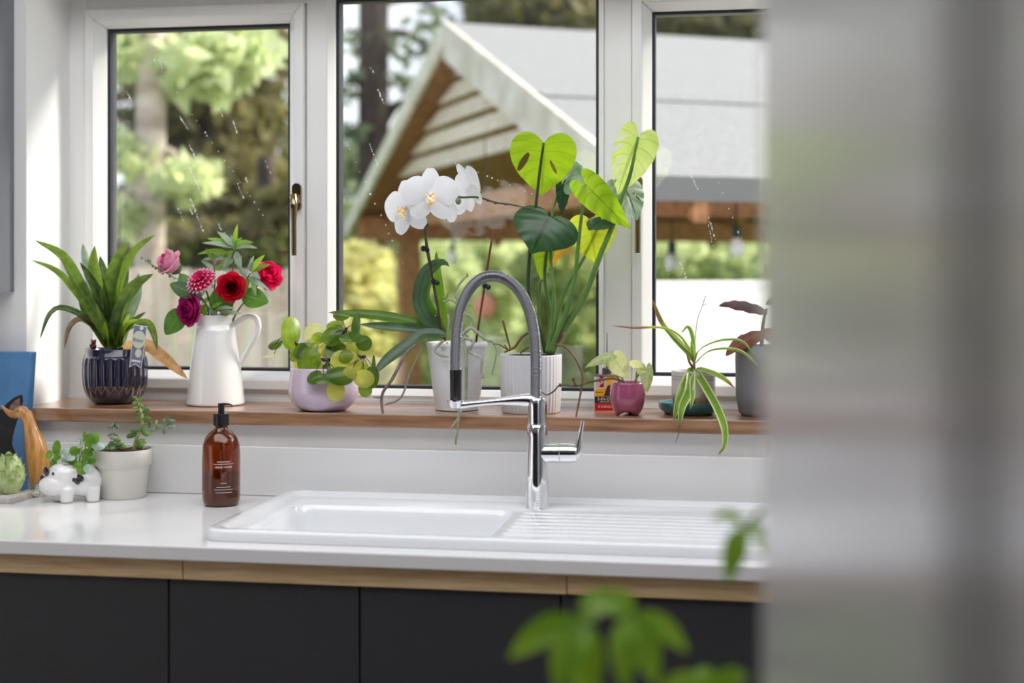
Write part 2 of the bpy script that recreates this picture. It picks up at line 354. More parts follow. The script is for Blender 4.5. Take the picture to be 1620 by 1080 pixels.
# ---------------------------------------------------------------- the kitchen window: outer frame and mullions, two casements, one fixed light
tr = struct(thing('trim_1', 'white plastic window frame with two mullions', None, (WX0, .2, WZ0)))
FZ0, FZ1 = 1.1, 2.052
S1 = (-1.545, -1.016, 1.127, 2.004); S3 = (-.273, .257, 1.127, 2.004); G2o = (-.964, -.336, 1.117, 2.03)
build('jamb', box(WX0, S1[0]-.002, .2, .272, FZ0, FZ1), M_upvc, tr, smooth=False)
build('jamb', box(S3[1]+.002, WX1, .2, .272, FZ0, FZ1), M_upvc, tr, smooth=False)
def mullion(x0, x1):
    b = bevel(build('mullion', box(x0, x1, .2, .272, FZ0+.017, FZ1-.022), M_upvc, tr, smooth=False), .002); return b
mullion(S1[1]+.002, G2o[0]); mullion(G2o[1], S3[0]-.002)
for nm, z0, z1 in (('frame_head', FZ1-.022, FZ1), ('frame_base', FZ0, FZ0+.017)):
    build(nm, box(S1[0]-.002, S3[1]+.002, .2, .272, z0, z1), M_upvc, tr, smooth=False)
for x0, x1 in ((S1[0]-.002, S1[1]+.002), (S3[0]-.002, S3[1]+.002)):
    build('frame_base', box(x0, x1, .203, .272, FZ0+.017, S1[2]-.0015), M_upvc, tr, smooth=False); build('frame_head', box(x0, x1, .203, .272, S1[3]+.0015, FZ1-.022), M_upvc, tr, smooth=False)
build('cover_strip', box(WX0, WX1, .192, .2, FZ0, FZ0+.008), M_upvc, tr, smooth=False)
def glazing(w, rect, yb, gx=.0065):
    x0, x1, z0, z1 = rect
    ring4('gasket', rect, (x0+gx, x1-gx, z0+gx, z1-gx), yb-.004, yb-.003, yb+.03, M_gask, w, .0003)
    for dy in (.004, .022): build('pane', box(x0+.003, x1-.003, yb+dy, yb+dy+.004, z0+.003, z1-.003), M_pane, w, smooth=False)
def casement(name, S, label):
    w = struct(thing(name, label, None, ((S[0]+S[1])/2, .2, S[2])))
    i1 = (S[0]+.022, S[1]-.022, S[2]+.024, S[3]-.024); i2 = (S[0]+.041, S[1]-.041, S[2]+.041, S[3]-.041)
    ring4('sash_rail', S, i1, .183, .183, .262, M_upvc, w, .003)
    ring4('glazing_bead', i1, i2, .186, .212, .255, M_upvc, w, .002)
    glazing(w, i2, .222); return w
w1 = casement('window_1', S1, 'white framed casement window behind the jug of roses')
w3 = casement('window_3', S3, 'white framed casement window behind the spider plant')
w2 = struct(thing('window_2', 'large fixed centre window pane behind the orchid', None, (-.65, .2, FZ0)))
i2 = (G2o[0]+.015, G2o[1]-.013, G2o[2]+.015, G2o[3]-.015)
ring4('glazing_bead', G2o, i2, .194, .212, .255, M_upvc, w2, .002); glazing(w2, i2, .222)
def handle(w, u, v0, v1, lean):
    """window handle: rounded back plate, hub, hanging lever, lock button"""
    a = at(u, v0, .18); px = m_per_px(a)
    pl = [(p[0], .1785, p[1]) for p in [(q[0], q[1]) for q in rr_loop(a.x-.0105, a.x+.0105, a.z-.062, a.z, .0100, 0)]]
    h = build('handle', loft([[(x, .1825, z) for x, _, z in pl], [(x, .174, z) for x, _, z in pl]], True, True), M_brass, w, auto=40)
    b = at(u-2+lean*2, v0+28, .16); e = at(u-5+lean*8, v1, .148)
    build('handle_hub', tube([V((a.x, .178, b.z)), V((a.x-.001, .152, b.z))], [.0105, .0085], 14), M_brass, h, auto=40)
    build('lever', tube([V((a.x-.001, .158, b.z+.012)), V((b.x, .147, b.z-.006)), V((e.x, .146, b.z-.032)), V((e.x, .148, e.z))], [.0085, .008, .0062, .0062, .0058], 10, 16), M_brass, h, auto=40)
    build('lock_button', tube([V((b.x, .150, b.z-.012)), V((b.x, .136, b.z-.012))], .0045, 12), M_black, h, auto=40)
handle(w1, 470, 290, 404, 0); handle(w3, 1009, 279, 400, .6)
# rain marks on the panes
def drops(w, streaks, y=.2255):
    vs, fs = [], []
    for (u0, v0, u1, v1, n) in streaks:
        for k in range(n):
            s = (k+random.random()*.8)/n; p = at(u0+(u1-u0)*s+random.uniform(-.8,.8), v0+(v1-v0)*s, y); r = random.choice((.0007,.0010,.0014))
            g = ball(p, (r, r*.5, r*random.uniform(1,2.2)), 6, 4); b0 = len(vs); vs += g[0]; fs += [tuple(i+b0 for i in f) for f in g[1]]
    tag(build('rain_drops', (vs, fs), M_drop, w), kind='stuff')
drops(w1, [(252,95,258,112,6),(284,185,298,206,9),(300,230,315,262,12),(296,258,320,310,22),(300,312,322,368,18),(344,170,354,186,7),(368,190,376,212,9),(375,290,386,315,9),(282,330,290,350,6),(300,330,306,340,5),(200,145,208,160,6),(346,355,350,366,5),(420,255,428,275,6),(388,280,392,290,4),(240,90,430,360,26)])
drops(w2, [(584,105,592,116,4),(598,142,608,165,9),(585,228,598,262,12),(545,220,640,420,14),(700,250,900,330,16)])
drops(w3, [(1048,256,1056,278,6),(1093,278,1104,300,9),(1120,340,1132,380,10),(1120,355,1128,390,8),(1075,415,1085,440,6),(1054,420,1058,436,4),(1044,60,1190,420,18)])

# ---------------------------------------------------------------- sill, upstand, worktop
_sz0, _sz1 = 1.0705, 1.1
_o = [(-1.64,-.03),(.36,-.03),(.36,-.001),(WX1-.001,-.001),(WX1-.001,.199),(WX0+.001,.199),(WX0+.001,-.001),(-1.64,-.001)]
g = [(x,y,_sz0) for x,y in _o]+[(x,y,_sz1) for x,y in _o]
struct(bevel(build('trim_2', (g, [tuple(range(7,-1,-1)), tuple(range(8,16))]+[(i,(i+1)%8,8+(i+1)%8,8+i) for i in range(8)]), M_sill, smooth=False), .003), 'long oak window sill under the kitchen window')
struct(bevel(build('trim_3', box(RX0, RX1, -.018, -.0005, .9205, 1.024), M_splash, smooth=False), .002), 'white glossy upstand along the wall above the worktop')
SKX0, SKX1, SKY0, SKY1 = -.972, .06, -.522, -.045
wt = ring_plate((RX0, RX1, -.572, -.0005), (SKX0+.02, SKX1-.02, SKY0+.02, SKY1-.02), 'z', .8945, .92)
tag(bevel(build('worktop', wt, M_worktop, smooth=False), .0025), 'long white stone worktop under the window', 'worktop')

# ---------------------------------------------------------------- base cabinets under the worktop
def base_cabinet(x0, x1, doors, label, rail):
    t = thing('base_cabinet', label, 'cabinet', ((x0+x1)/2, -.3, 0), 'charcoal base cabinets under the worktop')
    build('carcass', ([(x0+.001,-.52,.1),(x1-.001,-.52,.1),(x1-.001,-.01,.1),(x0+.001,-.01,.1),(x0+.001,-.52,.70),(x1-.001,-.52,.70),(x1-.001,-.01,.70),(x0+.001,-.01,.70)], hexa([0]*4,[0]*4)[1]), M_carc, t, smooth=False)
    build('plinth', box(x0+.001, x1-.001, -.5, -.48, 0, .1), M_door, t, smooth=False)
    for a, b in doors: bevel(build('door', box(a+.0018, b-.0018, -.552, -.533, .115, .8585), M_door, t, smooth=False), .001)
    for s in (x0+.001, x1-.019): build('side_panel', box(s, s+.018, -.53, -.01, .70, .8935), M_carc, t, smooth=False)
    bevel(build('top_rail', box(rail[0]+.001, rail[1]-.001, -.558, -.535, .8595, .8935), M_oak, t, smooth=False), .001)
xg = [at(u, 960, -.552).x for u in (267, 569, 887)]; xr = [at(u, 915, -.556).x for u in (290, 897)]
base_cabinet(-2.35, xg[0], [(-2.35, -1.72), (-1.72, xg[0])], 'charcoal base cabinet below the cow planter and the duck', (-2.35, xr[0]))
base_cabinet(xg[0], xg[2], [(xg[0], xg[1]), (xg[1], xg[2])], 'charcoal two-door sink cabinet with light oak top rail below the basin', (xr[0], xr[1]))
base_cabinet(xg[2], .5, [(xg[2], .1), (.1, .5)], 'charcoal base cabinet below the draining board', (xr[1], .5))
# wall unit, only its side seen
xu = at(22, 300, -.002).x; zu = at(22, 461, -.002).z
t = thing('wall_cabinet', 'grey wall cabinet hung beside the window above the blue canvas', 'cabinet', (xu-.3, -.002, zu))
bevel(build('carcass', box(xu-.6, xu-.019, -.32, -.002, zu, 2.2), M_unit, t, smooth=False), .001)
build('side_panel', box(xu-.018, xu, -.33, -.002, zu, 2.2), M_unit, t, smooth=False)
build('door', box(xu-.6, xu, -.352, -.332, zu, 2.2), M_unit, t, smooth=False)

# ---------------------------------------------------------------- ceramic sink and tap
t = thing('kitchen_sink', 'white ceramic sink with one basin and ridged draining board', 'sink', ((SKX0+SKX1)/2, -.28, .92))
L = lambda d, z, r: rr_loop(SKX0+d, SKX1-d, SKY0+d, SKY1-d, r, z)
bx0, bx1, by0, by1 = -.915, -.463, -.476, -.175
B = lambda d, z, r: rr_loop(bx0+d, bx1-d, by0+d, by1-d, r, z)
ZR, ZD = .941, .9325
sink = loft([L(.012, .9205, .03), L(.001, .9205, .035), L(0, .924, .035), L(.0005, ZR-.004, .035), L(.003, ZR-.001, .034), L(.007, ZR, .032), L(.020, ZR, .026), L(.026, ZR-.002, .024), L(.034, ZD+.001, .02), L(.040, ZD, .018),
             B(0, ZD, .035), B(.003, ZD-.002, .034), B(.008, ZD-.02, .034), B(.018, .79, .04), B(.03, .772, .045), B(.06, .766, .05)], False, True)
build('basin', sink, M_ceram, t, auto=60)
build('underside_shell', loft([L(.03, .9195, .03), L(.06, .9, .03), B(-.012, .88, .04), B(.005, .76, .045)], False, True), M_ceram, t, auto=50)
for k in range(8):
    yy = -.455+k*.036; bevel(build('drainer_rib', hexa([(-.452,yy-.006,ZD-.0005),(.0,yy-.006,ZD-.0005),(.0,yy+.006,ZD-.0005),(-.452,yy+.006,ZD-.0005)], [(-.442,yy-.003,ZD+.0014),(-.01,yy-.003,ZD+.0014),(-.01,yy+.003,ZD+.0014),(-.442,yy+.003,ZD+.0014)]), M_ceram, t, smooth=False), .001)
build('waste', lathe([(.042,.766),(.042,.769),(.03,.7695),(.001,.768)], (-.68,-.335,0), 24), M_chrome, t)
T0 = onz(850, 803, ZD); px = m_per_px(T0); Ty = T0.y
t = thing('kitchen_tap', 'tall chrome spring-neck kitchen tap standing behind the sink', 'tap', T0)
def tp(u, v, dy=0): return at(u, v, Ty+dy)
zt = lambda v: tp(850, v).z
build('column', lathe([(.0001,T0.z),(19.6*px,T0.z),(19.6*px,T0.z+.002),(18.6*px,zt(760)),(16.6*px,zt(690)),(16*px,zt(672)),(15.2*px,zt(671.3)),(15.2*px,zt(669.6)),(16*px,zt(669)),(16*px,zt(640)),(15.3*px,zt(633)),(13*px,zt(629)),(.0001,zt(628))], (T0.x,Ty,0), 40), M_chrome, t, auto=50)
arm = [tp(850,640), tp(838,633), tp(800,634), tp(755,638), tp(728,641)]
build('holder_arm', tube(arm, [13*px, 9.5*px, 5.5*px, 4.8*px, 6*px], 16, 30), M_chrome, t, auto=60)
hx = tp(721, 640); build('holder_ring', lathe([(6*px,zt(648)),(10*px,zt(647)),(12*px,zt(641)),(14*px,zt(636)),(14*px,zt(634)),(9*px,zt(634)),(9*px,zt(636)),(6*px,zt(644))], (hx.x,Ty,0), 24), M_chrome, t, auto=40)
hose = smoothpts([tp(848,629), tp(848,570), tp(845.5,530), tp(838,493), tp(823,462), tp(803,443), tp(782,436.5), tp(760,441), tp(741,460), tp(729,487), tp(723,520), tp(721,560), tp(721,589)], 60)
build('hose_core', tube(hose, 7.4*px, 14, 80), M_black, t)
M_spring = pbr('spring_steel', (.30,.30,.32), .3, metal=1)
def coil(path, R, r, turns, seg=5, per=12):
    P = smoothpts(path, turns*per); m = len(P); vs, fs = [], []; N = V((0,1,0))
    C, F = [], []
    for i, p in enumerate(P):
        T = (P[min(i+1,m-1)]-P[max(i-1,0)]).normalized(); N = (N-T*N.dot(T)).normalized(); Bn = T.cross(N); a = 2*math.pi*i/per
        d = N*math.cos(a)+Bn*math.sin(a); C.append(p+d*R); F.append((d, T))
    for c, (d, T) in zip(C, F):
        for j in range(seg):
            a = 2*math.pi*j/seg; vs.append(c+d*(r*math.cos(a))+T*(r*.8*math.sin(a)))
    for i in range(m-1):
        for j in range(seg): k = (j+1) % seg; fs.append((i*seg+j, i*seg+k, (i+1)*seg+k, (i+1)*seg+j))
    return vs, fs
build('spring_coil', coil(hose, 8.2*px, 1.25*px, 200), M_spring, t)
build('spray_head', lathe([(6*px,zt(640)),(9*px,zt(636)),(9.3*px,zt(600)),(9.8*px,zt(590)),(9.8*px,zt(587)),(7*px,zt(586))], (hx.x,Ty,0), 24), M_black, t, auto=40)
hb = [tp(858,716.5), tp(886,716.5)]
build('valve_body', tube(hb, 15.5*px, 28, 4), M_chrome, t, auto=50)
hd = build('handle', tube([tp(887.2,716.5), tp(908,716.5), tp(913,716.5)], [15.5*px, 15.5*px, 14*px], 28, 8), M_chrome, t, auto=50)
build('lever', tube([tp(905,722), tp(913,716), tp(916,700), tp(919,682), tp(922,665)], [9*px, 7*px, 4.5*px, 3.4*px, 3*px], 12, 20), M_chrome, hd, auto=60)

# ---------------------------------------------------------------- tall glossy unit close to the camera
fw = V((-SN, CS, 0)); rt = V((CS, SN, 0)); cor = V((0, CAMY, 0))+fw*.95+rt*.1668
dv = (fw+rt*.0933).normalized(); nv = V((dv.y, -dv.x, 0))
def tall(a0, a1, b0, b1, z0, z1):   # a: back from the far corner, b: into the unit
    q = lambda a, b, z: cor-dv*a+nv*b+V((0,0,z)); return hexa([q(a0,b0,z0),q(a1,b0,z0),q(a1,b1,z0),q(a0,b1,z0)], [q(a0,b0,z1),q(a1,b0,z1),q(a1,b1,z1),q(a0,b1,z1)])
t = thing('tall_cabinet', 'tall glossy white cabinet, out of focus in the near foreground', 'cabinet', cor)
build('carcass', tall(.001, 1.2, .021, .6, .1, 2.2), M_gloss, t, smooth=False)
build('plinth', tall(.03, 1.2, .05, .58, 0, .1), M_gloss, t, smooth=False)
build('handle_channel', tall(.585, .645, .012, .0205, .105, 2.2), M_carc, t, smooth=False)
for a0, a1 in ((0, .592), (.637, 1.2)): bevel(build('door', tall(a0, a1, 0, .02, .105, 2.2), M_gloss, t, smooth=False), .0015)
# ---------------------------------------------------------------- things on the window sill
SZ = 1.1
M_soil = pbr('potting_soil', hexc(46,34,28), .95, col2=hexc(84,64,50), scale=160, bump=1.0, bscale=260)
M_white_gl = pbr('white_glaze', hexc(238,237,236), .12, coat=.4)
def soil(name, c, r, z, parent, mat=None):
    g = disc((c.x, c.y, z), (0,0,1), r, dome=.08, rings=6, seg=28, wav=0)
    vs = [V(v)+V((0,0,random.uniform(-.0025,.0025))) for v in g[0]]; return build(name, (vs, g[1]), mat or M_soil, parent)
def path(uv, y0, y1, power=1.0):
    n = len(uv); return [at(p[0], p[1], p[2] if len(p) > 2 else y0+(y1-y0)*(i/(n-1))**power) for i, p in enumerate(uv)]
# --- strap-leaved plant in the navy pot
c = stand(182, 641, SZ, .052); c.z = SZ; px = m_per_px(c)
t = thing('potted_bromeliad', 'strappy dark green bromeliad in a ribbed navy blue pot', 'plant', c)
prof = [(.001,SZ),(.040,SZ),(.050,SZ+.004),(.062,SZ+.018),(.0695,SZ+.040),(.0715,SZ+.062),(.0715,SZ+.090),(.069,SZ+.104),(.0655,SZ+.108),(.0655,SZ+.122),(.0645,SZ+.1235),(.061,SZ+.122),(.060,SZ+.10),(.058,SZ+.095)]
pz = [p[1] for p in prof]; pr_ = [p[0] for p in prof]
fine = []
for i in range(len(prof)-1):
    k = 6 if 2 <= i <= 7 else 1
    for q in range(k): s = q/k; fine.append((prof[i][0]*(1-s)+prof[i+1][0]*s, prof[i][1]*(1-s)+prof[i+1][1]*s))
fine.append(prof[-1])
NR = 22
def rib(a, i):
    z = fine[i][1]-SZ; body = min(1, max(0, (z-.012)/.02))*(1 if z < .103 else 0)*(1 if i < len(fine)-7 else 0)
    return 1+body*.055*(abs(math.cos(a*NR/2))**.7-.7)
g = lathe(fine, (c.x, c.y, 0), NR*8, rib); cols = []
for v in g[0]:
    a = math.atan2(v.y-c.y, v.x-c.x); z = v.z-SZ; zc = .026+.014*abs((a*NR/2/math.pi) % 1-.5)*2; d = abs(z-zc)
    s = max(0, 1-d/.0035) if z < .06 else 0; gr = .35*max(0, 1-abs(math.cos(a*NR/2))*3) if z < .1 and z > .03 else 0; s = max(s*.8, gr*.6)
    cols.append([x*(1-s)+y*s for x, y in zip(hexc(22,22,52), hexc(150,112,58))])
build('pot', g, pbr('navy_glaze', (.01,.01,.03), .1, coat=.8, attr='Col'), t, colors=cols)
soil('soil', c, .0600, SZ+.108, t)
L_gr = leafmat('bromeliad_leaf', hexc(62,92,34), hexc(112,142,62), .45, hexc(165,190,70), rough=.3, rib=hexc(70,110,52), scale=60)
L_gd = leafmat('bromeliad_leaf_dark', hexc(46,70,34), hexc(82,106,54), .3, hexc(120,150,60), rough=.25, scale=60)
L_gs = leafmat('bromeliad_leaf_silver', hexc(120,140,124), hexc(168,180,168), .35, hexc(160,190,120), rough=.25, scale=40)
L_tan = leafmat('dried_leaf', hexc(206,150,92), hexc(232,190,140), .45, hexc(240,190,120), rough=.5, scale=50)
L_brn = leafmat('withered_leaf', hexc(130,86,66), hexc(112,128,80), .35, hexc(170,120,80), rough=.5, scale=60)
L_lim = leafmat('bromeliad_leaf_lime', hexc(150,180,50), hexc(180,205,80), .5, hexc(210,230,90), rough=.35)
yc = c.y
BL = [([(178,548),(172,528),(154,502),(125,447),(98,405),(55,380)], -.12, 10, L_gr), ([(176,548),(168,530),(146,497),(122,463),(89,429),(49,411)], -.115, 6.5, L_gr),
 ([(180,548),(172,520),(154,465),(137,410),(131,384)], .01, 11, L_gs), ([(182,548),(174,515),(163,470),(152,426),(150,388)], -.035, 14, L_gr),
 ([(178,548),(168,515),(152,458),(126,414)], -.05, 8, L_gd), ([(182,548),(178,515),(179,459),(190,412),(205,383)], -.03, 15, L_gr),
 ([(184,548),(182,505),(193,440),(215,397),(246,371)], -.01, 9, L_gr), ([(184,548),(184,525),(193,490),(213,455),(243,433)], -.06, 12, L_gr),
 ([(188,548),(200,510),(216,470),(220,432)], .01, 13, L_gs), ([(174,548),(163,532),(136,503),(101,488),(80,497),(63,537)], -.11, 5.5, L_gd),
 ([(173,548),(162,528),(146,513),(127,506),(111,519),(102,552)], -.09, 6, L_brn), ([(170,550),(168,530),(166,508)], -.06, 6, L_lim),
 ([(176,548),(168,520),(164,480),(158,450)], -.06, 6, L_gd), ([(188,548),(196,528),(210,510),(231,493)], -.02, 5, L_gd),
 ([(186,548),(194,530),(210,515),(234,512),(244,528),(249,554)], -.05, 7, L_gr), ([(195,552),(216,548),(236,548),(262,568),(297,599)], -.07, 10, L_tan),
 ([(190,548),(196,525),(206,496)], -.03, 7, L_lim), ([(184,550),(190,520),(202,480),(226,450)], -.03, 7, L_gd), ([(178,550),(170,520),(150,480),(112,440)], -.07, 6, L_gd), ([(186,550),(192,530),(205,512),(222,505)], -.05, 5, L_lim), ([(182,550),(184,520),(190,470),(203,418)], .03, 11, L_gd), ([(180,550),(176,510),(168,450),(158,404)], .03, 10, L_gd), ([(172,550),(160,530),(140,500),(124,470)], -.03, 7, L_gd)]
for uv, dy, w, m in BL:
    build('leaf', blade(path(uv, yc, yc+dy), w*px*.92, (.1,-1,.35), .6, 20, 6, 'strap', twist=random.uniform(-.35,.35)), m, t)
# tag stuck in the pot
yb = c.y-.068; A = lambda u, v: at(u, v, yb)
tagp = [(212,513),(233,516),(229,545),(223,583),(214,576),(204.5,581),(208,545)]
t2 = thing('plant_tag', 'grey swallow-tailed plant tag stuck in the navy pot', 'tag', A(214,582))
def slab(poly, y0, th, mat, parent, name, smooth=False):
    n = len(poly); f = [at(u, v, y0) for u, v in poly]; b = [p+V((0,th,0)) for p in f]
    return build(name, (f+b, [tuple(range(n-1,-1,-1)), tuple(range(n,2*n))]+[(i,(i+1) % n,n+(i+1) % n,n+i) for i in range(n)]), mat, parent, smooth=smooth)
M_tagg = pbr('tag_grey', hexc(120,120,140), .5); M_tagw = pbr('tag_white', hexc(225,225,235), .5); M_tagc = pbr('tag_cream', hexc(205,212,192), .5); M_tagd = pbr('tag_ink', hexc(90,100,100), .6)
slab(tagp, yb, .0008, M_tagw, t2, 'card')
cen = (217.5,545); slab([(cen[0]+(u-cen[0])*.9, cen[1]+(v-cen[1])*.95) for u, v in tagp], yb-.0006, .0005, M_tagg, t2, 'printed_field')
ell = lambda cu, cv, ru, rv, rot=0: [(cu+ru*math.cos(a)*math.cos(rot)-rv*math.sin(a)*math.sin(rot), cv+ru*math.cos(a)*math.sin(rot)+rv*math.sin(a)*math.cos(rot)) for a in np.linspace(0, 2*math.pi, 24, endpoint=False)]
slab(ell(219.5,537,10.5,14,.1), yb-.0011, .0004, M_tagc, t2, 'oval_print'); slab(ell(218.8,558.5,5,7,.1), yb-.0011, .0004, M_tagc, t2, 'oval_print'); slab(ell(224,519,3,3), yb-.0011, .0004, M_tagw, t2, 'dot_print')
def letter_on(txt, size, u, v, y, mat, parent, rotz=0.0, name='lettering', sx=1.0):
    g = lettering(txt, size); p = at(u, v, y); R = Matrix.Translation(p) @ Matrix.Rotation(math.pi/2, 4, 'X') @ Matrix.Rotation(rotz, 4, 'Z') @ Matrix.Diagonal((sx,1,1,1))
    return build(name, xform(g, R), mat, parent, smooth=False)
letter_on('Enjoy', .011, 218.5, 538, yb-.0014, M_tagd, t2, -.12)
slab([(208,568.5),(222.5,570.5),(222.2,573.5),(207.8,571.5)], yb-.0011, .0004, M_tagw, t2, 'text_line')
# little red-brown figure at the back of the rim
p0 = at(148, 553, c.y-.03); t3 = thing('bear_figurine', 'tiny dark red bear figurine in the navy pot', 'figurine', p0)
k = px; g = join(ball(p0+V((0,0,4*k)), (5*k,4*k,6*k)), ball(p0+V((0,0,11.5*k)), (4.2*k,4*k,4*k)), ball(p0+V((-3.3*k,0,15*k)), 1.5*k), ball(p0+V((3.3*k,0,15*k)), 1.5*k), ball(p0+V((-4*k,-2*k,6*k)), (1.8*k,2*k,3.4*k)), ball(p0+V((4*k,-2*k,6*k)), (1.8*k,2*k,3.4*k)))
build('body', remesh(g, .0011, 3), pbr('oxblood_glaze', hexc(86,26,24), .3), t3)

# --- white jug
c = stand(341, 644, SZ, .058); c.z = SZ; px = m_per_px(c); jc = c.copy(); zz = lambda v: at(341, v, jc.y).z
t = thing('white_jug', 'tall white enamel jug with looped handle holding the flowers', 'jug', c)
hgt = zz(498)-SZ; P = [(.001,.002),(.90*45,.0),(45.5,.012),(45.8,.03),(44,.14),(41,.34),(36.5,.6),(32,.82),(30.6,.865),(29.2,.872),(28.4,.90),(28.6,.95),(30,1.0)]
P = [(r*px, SZ+(h if i < 3 else h)*hgt*1.0) for i, (r, h) in enumerate(P)]
def spout(a, i):
    h = (P[i][1]-SZ)/hgt if i < len(P) else 1
    d = math.cos(a-math.pi); s = max(0, (h-.86)/.14)*max(0, d)**4; return 1+s*.32
P += [(28.2*px, SZ+hgt*1.002), (27.5*px, SZ+hgt*.99), (26.5*px, SZ+hgt*.93), (28*px, SZ+hgt*.85), (33*px, SZ+hgt*.6), (37*px, SZ+hgt*.3), (.001, SZ+hgt*.29)]
build('body', lathe(P, (c.x, c.y, 0), 56, spout), M_white_gl, t, auto=70)
build('handle', tube([at(363,517,jc.y), at(376,508,jc.y), at(392,500,jc.y), at(405,503,jc.y), at(409,516,jc.y), at(404,533,jc.y), at(391,556,jc.y), at(379,578,jc.y), at(377,586,jc.y)], [3.2*px,4.2*px,4.6*px,4.6*px,4.2*px,3.6*px,3.2*px], 14, 44), M_white_gl, t)
# cut flowers in the jug: every stem a thing of its own
def petal_geo(C, axis, R, phi, r0, h, flare, span, zb, curl):
    M = frame(C, axis, (.3,.2,1)); vs, fs, uv = [], [], []; nb, na = 7, 6
    for i in range(nb+1):
        b = i/nb; w = span*(.45+.55*math.sin(math.pi*min(1, .12+.62*b)))*(1 if b < .75 else (1-((b-.75)/.25)**2*.45))
        for j in range(na+1):
            a = 2*j/na-1; r = r0*(.25+.75*min(1, b*1.6)**.6)+flare*b**2.5-.06*a*a*r0*b; z = zb+h*b-curl*flare*b**5-(.10*h*a*a*b)
            f = phi+a*w; vs.append(M @ V((R*r*math.cos(f), R*r*math.sin(f), R*z))); uv.append((b, j/na))
    for i in range(nb):
        for j in range(na): q = i*(na+1)+j; fs.append((q, q+1, q+na+2, q+na+1))
    return vs, fs, uv
def stem(C, axis, R, parent, mat, r=.0018):
    neck = V(C)-V(axis).normalized()*R*.8; ent = at(341, 500, jc.y)+V(((C[0]-jc.x)*.35, 0, -.005))
    build('stem', tube([neck, neck.lerp(ent, .45)-V(axis).normalized()*R*.3, ent, V((jc.x+(C[0]-jc.x)*.12, jc.y, SZ+.1))], r, 7, 16), mat, parent)
    build('calyx', lathe([(.001,-.98*R),(.25*R,-.9*R),(.42*R,-.7*R),(.48*R,-.55*R)], M=frame(C, axis), seg=12), mat, parent)
M_stem = pbr('flower_stem', hexc(74,106,52), .45)
def rose(u, v, dy, axis, Rpx, m_out, m_in, label, layers, name='cut_rose', core=None):
    C = at(u, v, jc.y+dy); R = Rpx*m_per_px(C); t = thing(name, label, 'flower', at(u, v, jc.y+dy)-V(axis).normalized()*R, 'cut flowers in the jug')
    for li, (n, r0, h, fl, cu) in enumerate(layers):
        for q in range(n):
            build('petal', petal_geo(C, axis, R, 2*math.pi*(q+.37*li+random.uniform(-.06,.06))/n, r0, h*random.uniform(.94,1.04), fl, math.pi/n*1.35, -.75, cu), m_in if li < 3 else m_out, t)
    stem(C, axis, R, t, M_stem); return t
OPEN = [(3,.07,1.06,.0,0),(3,.16,1.1,.02,0),(4,.27,1.12,.04,0),(5,.38,1.12,.07,.1),(5,.52,1.08,.14,.3),(6,.66,1.0,.22,.7),(6,.76,.86,.30,1.0)]
CUP = [(3,.1,1.3,.0,0),(3,.2,1.36,.02,0),(4,.34,1.42,.03,0),(4,.5,1.46,.08,.2),(5,.64,1.42,.16,.6),(5,.72,1.2,.3,1.2)]
pm = lambda n, a, b, tc, tr=.35: leafmat(n, a, b, tr, tc, rough=.5, island=.12, scale=40, spec=.25)
P_red = pm('red_petal', hexc(200,14,44), hexc(226,26,62), hexc(235,20,70)); P_redd = pm('deep_red_petal', hexc(120,6,20), hexc(150,10,30), hexc(170,10,40), .2)
P_pink = pm('pale_pink_petal', hexc(238,160,194), hexc(248,196,216), hexc(250,180,205)); P_pinkd = pm('mid_pink_petal', hexc(214,60,130), hexc(232,96,156), hexc(235,80,140))
P_mag = pm('magenta_petal', hexc(178,28,112), hexc(206,52,140), hexc(215,50,140)); P_magd = pm('deep_magenta_petal', hexc(130,16,84), hexc(160,24,104), hexc(180,30,110), .25)
P_crim = pm('crimson_petal', hexc(214,16,84), hexc(232,44,110), hexc(240,30,100))
rose(365, 453, -.055, (.22,-1,.12), 24, P_red, P_redd, 'open red rose facing out at the front of the jug', OPEN)
rose(268, 416, -.02, (-.5,-.55,.62), 24, P_pink, P_pinkd, 'pale pink rose at the far end of the bouquet, above the tag', CUP)
rose(295, 490, -.055, (-.45,-.85,.05), 26, P_mag, P_magd, 'magenta rose drooping lowest beside the jug rim', OPEN)
rose(424, 436, -.0, (.7,-.6,.3), 25, P_crim, P_crim, 'crimson rose turned away over the jug handle', CUP)
# dahlia with many narrow petals
C = at(320, 446, jc.y-.045); k = m_per_px(C); ax = V((-.2,-.75,.7)).normalized(); M_ = frame(C, ax)
t = thing('cut_dahlia', 'pink and white many-petalled dahlia beside the red rose', 'flower', C, 'cut flowers in the jug')
P_dah = leafmat('dahlia_petal', hexc(206,24,96), hexc(226,50,120), .35, hexc(235,60,130), rough=.5, tip=hexc(248,206,220), tip_at=.82, island=.15, spec=.25)
for li, (n, ln, lift) in enumerate(((20,29,.25),(18,26,.55),(15,20,1.0),(10,14,1.7))):
    for q in range(n):
        a = 2*math.pi*(q+.5*li)/n; d = V((math.cos(a), math.sin(a), 0)); e = lambda r, z: M_ @ V((d.x*r*k, d.y*r*k, z*k))
        build('petal', blade([e(2, li*2), e(ln*.5, li*2+ln*.3*lift), e(ln*.95, li*2+ln*.55*lift-2)], 3.2*k, M_.to_3x3() @ V((-d.x*.3,-d.y*.3,1)), .5, 7, 2, 'oval'), P_dah, t)
stem(C, ax, 9*k, t, M_stem)
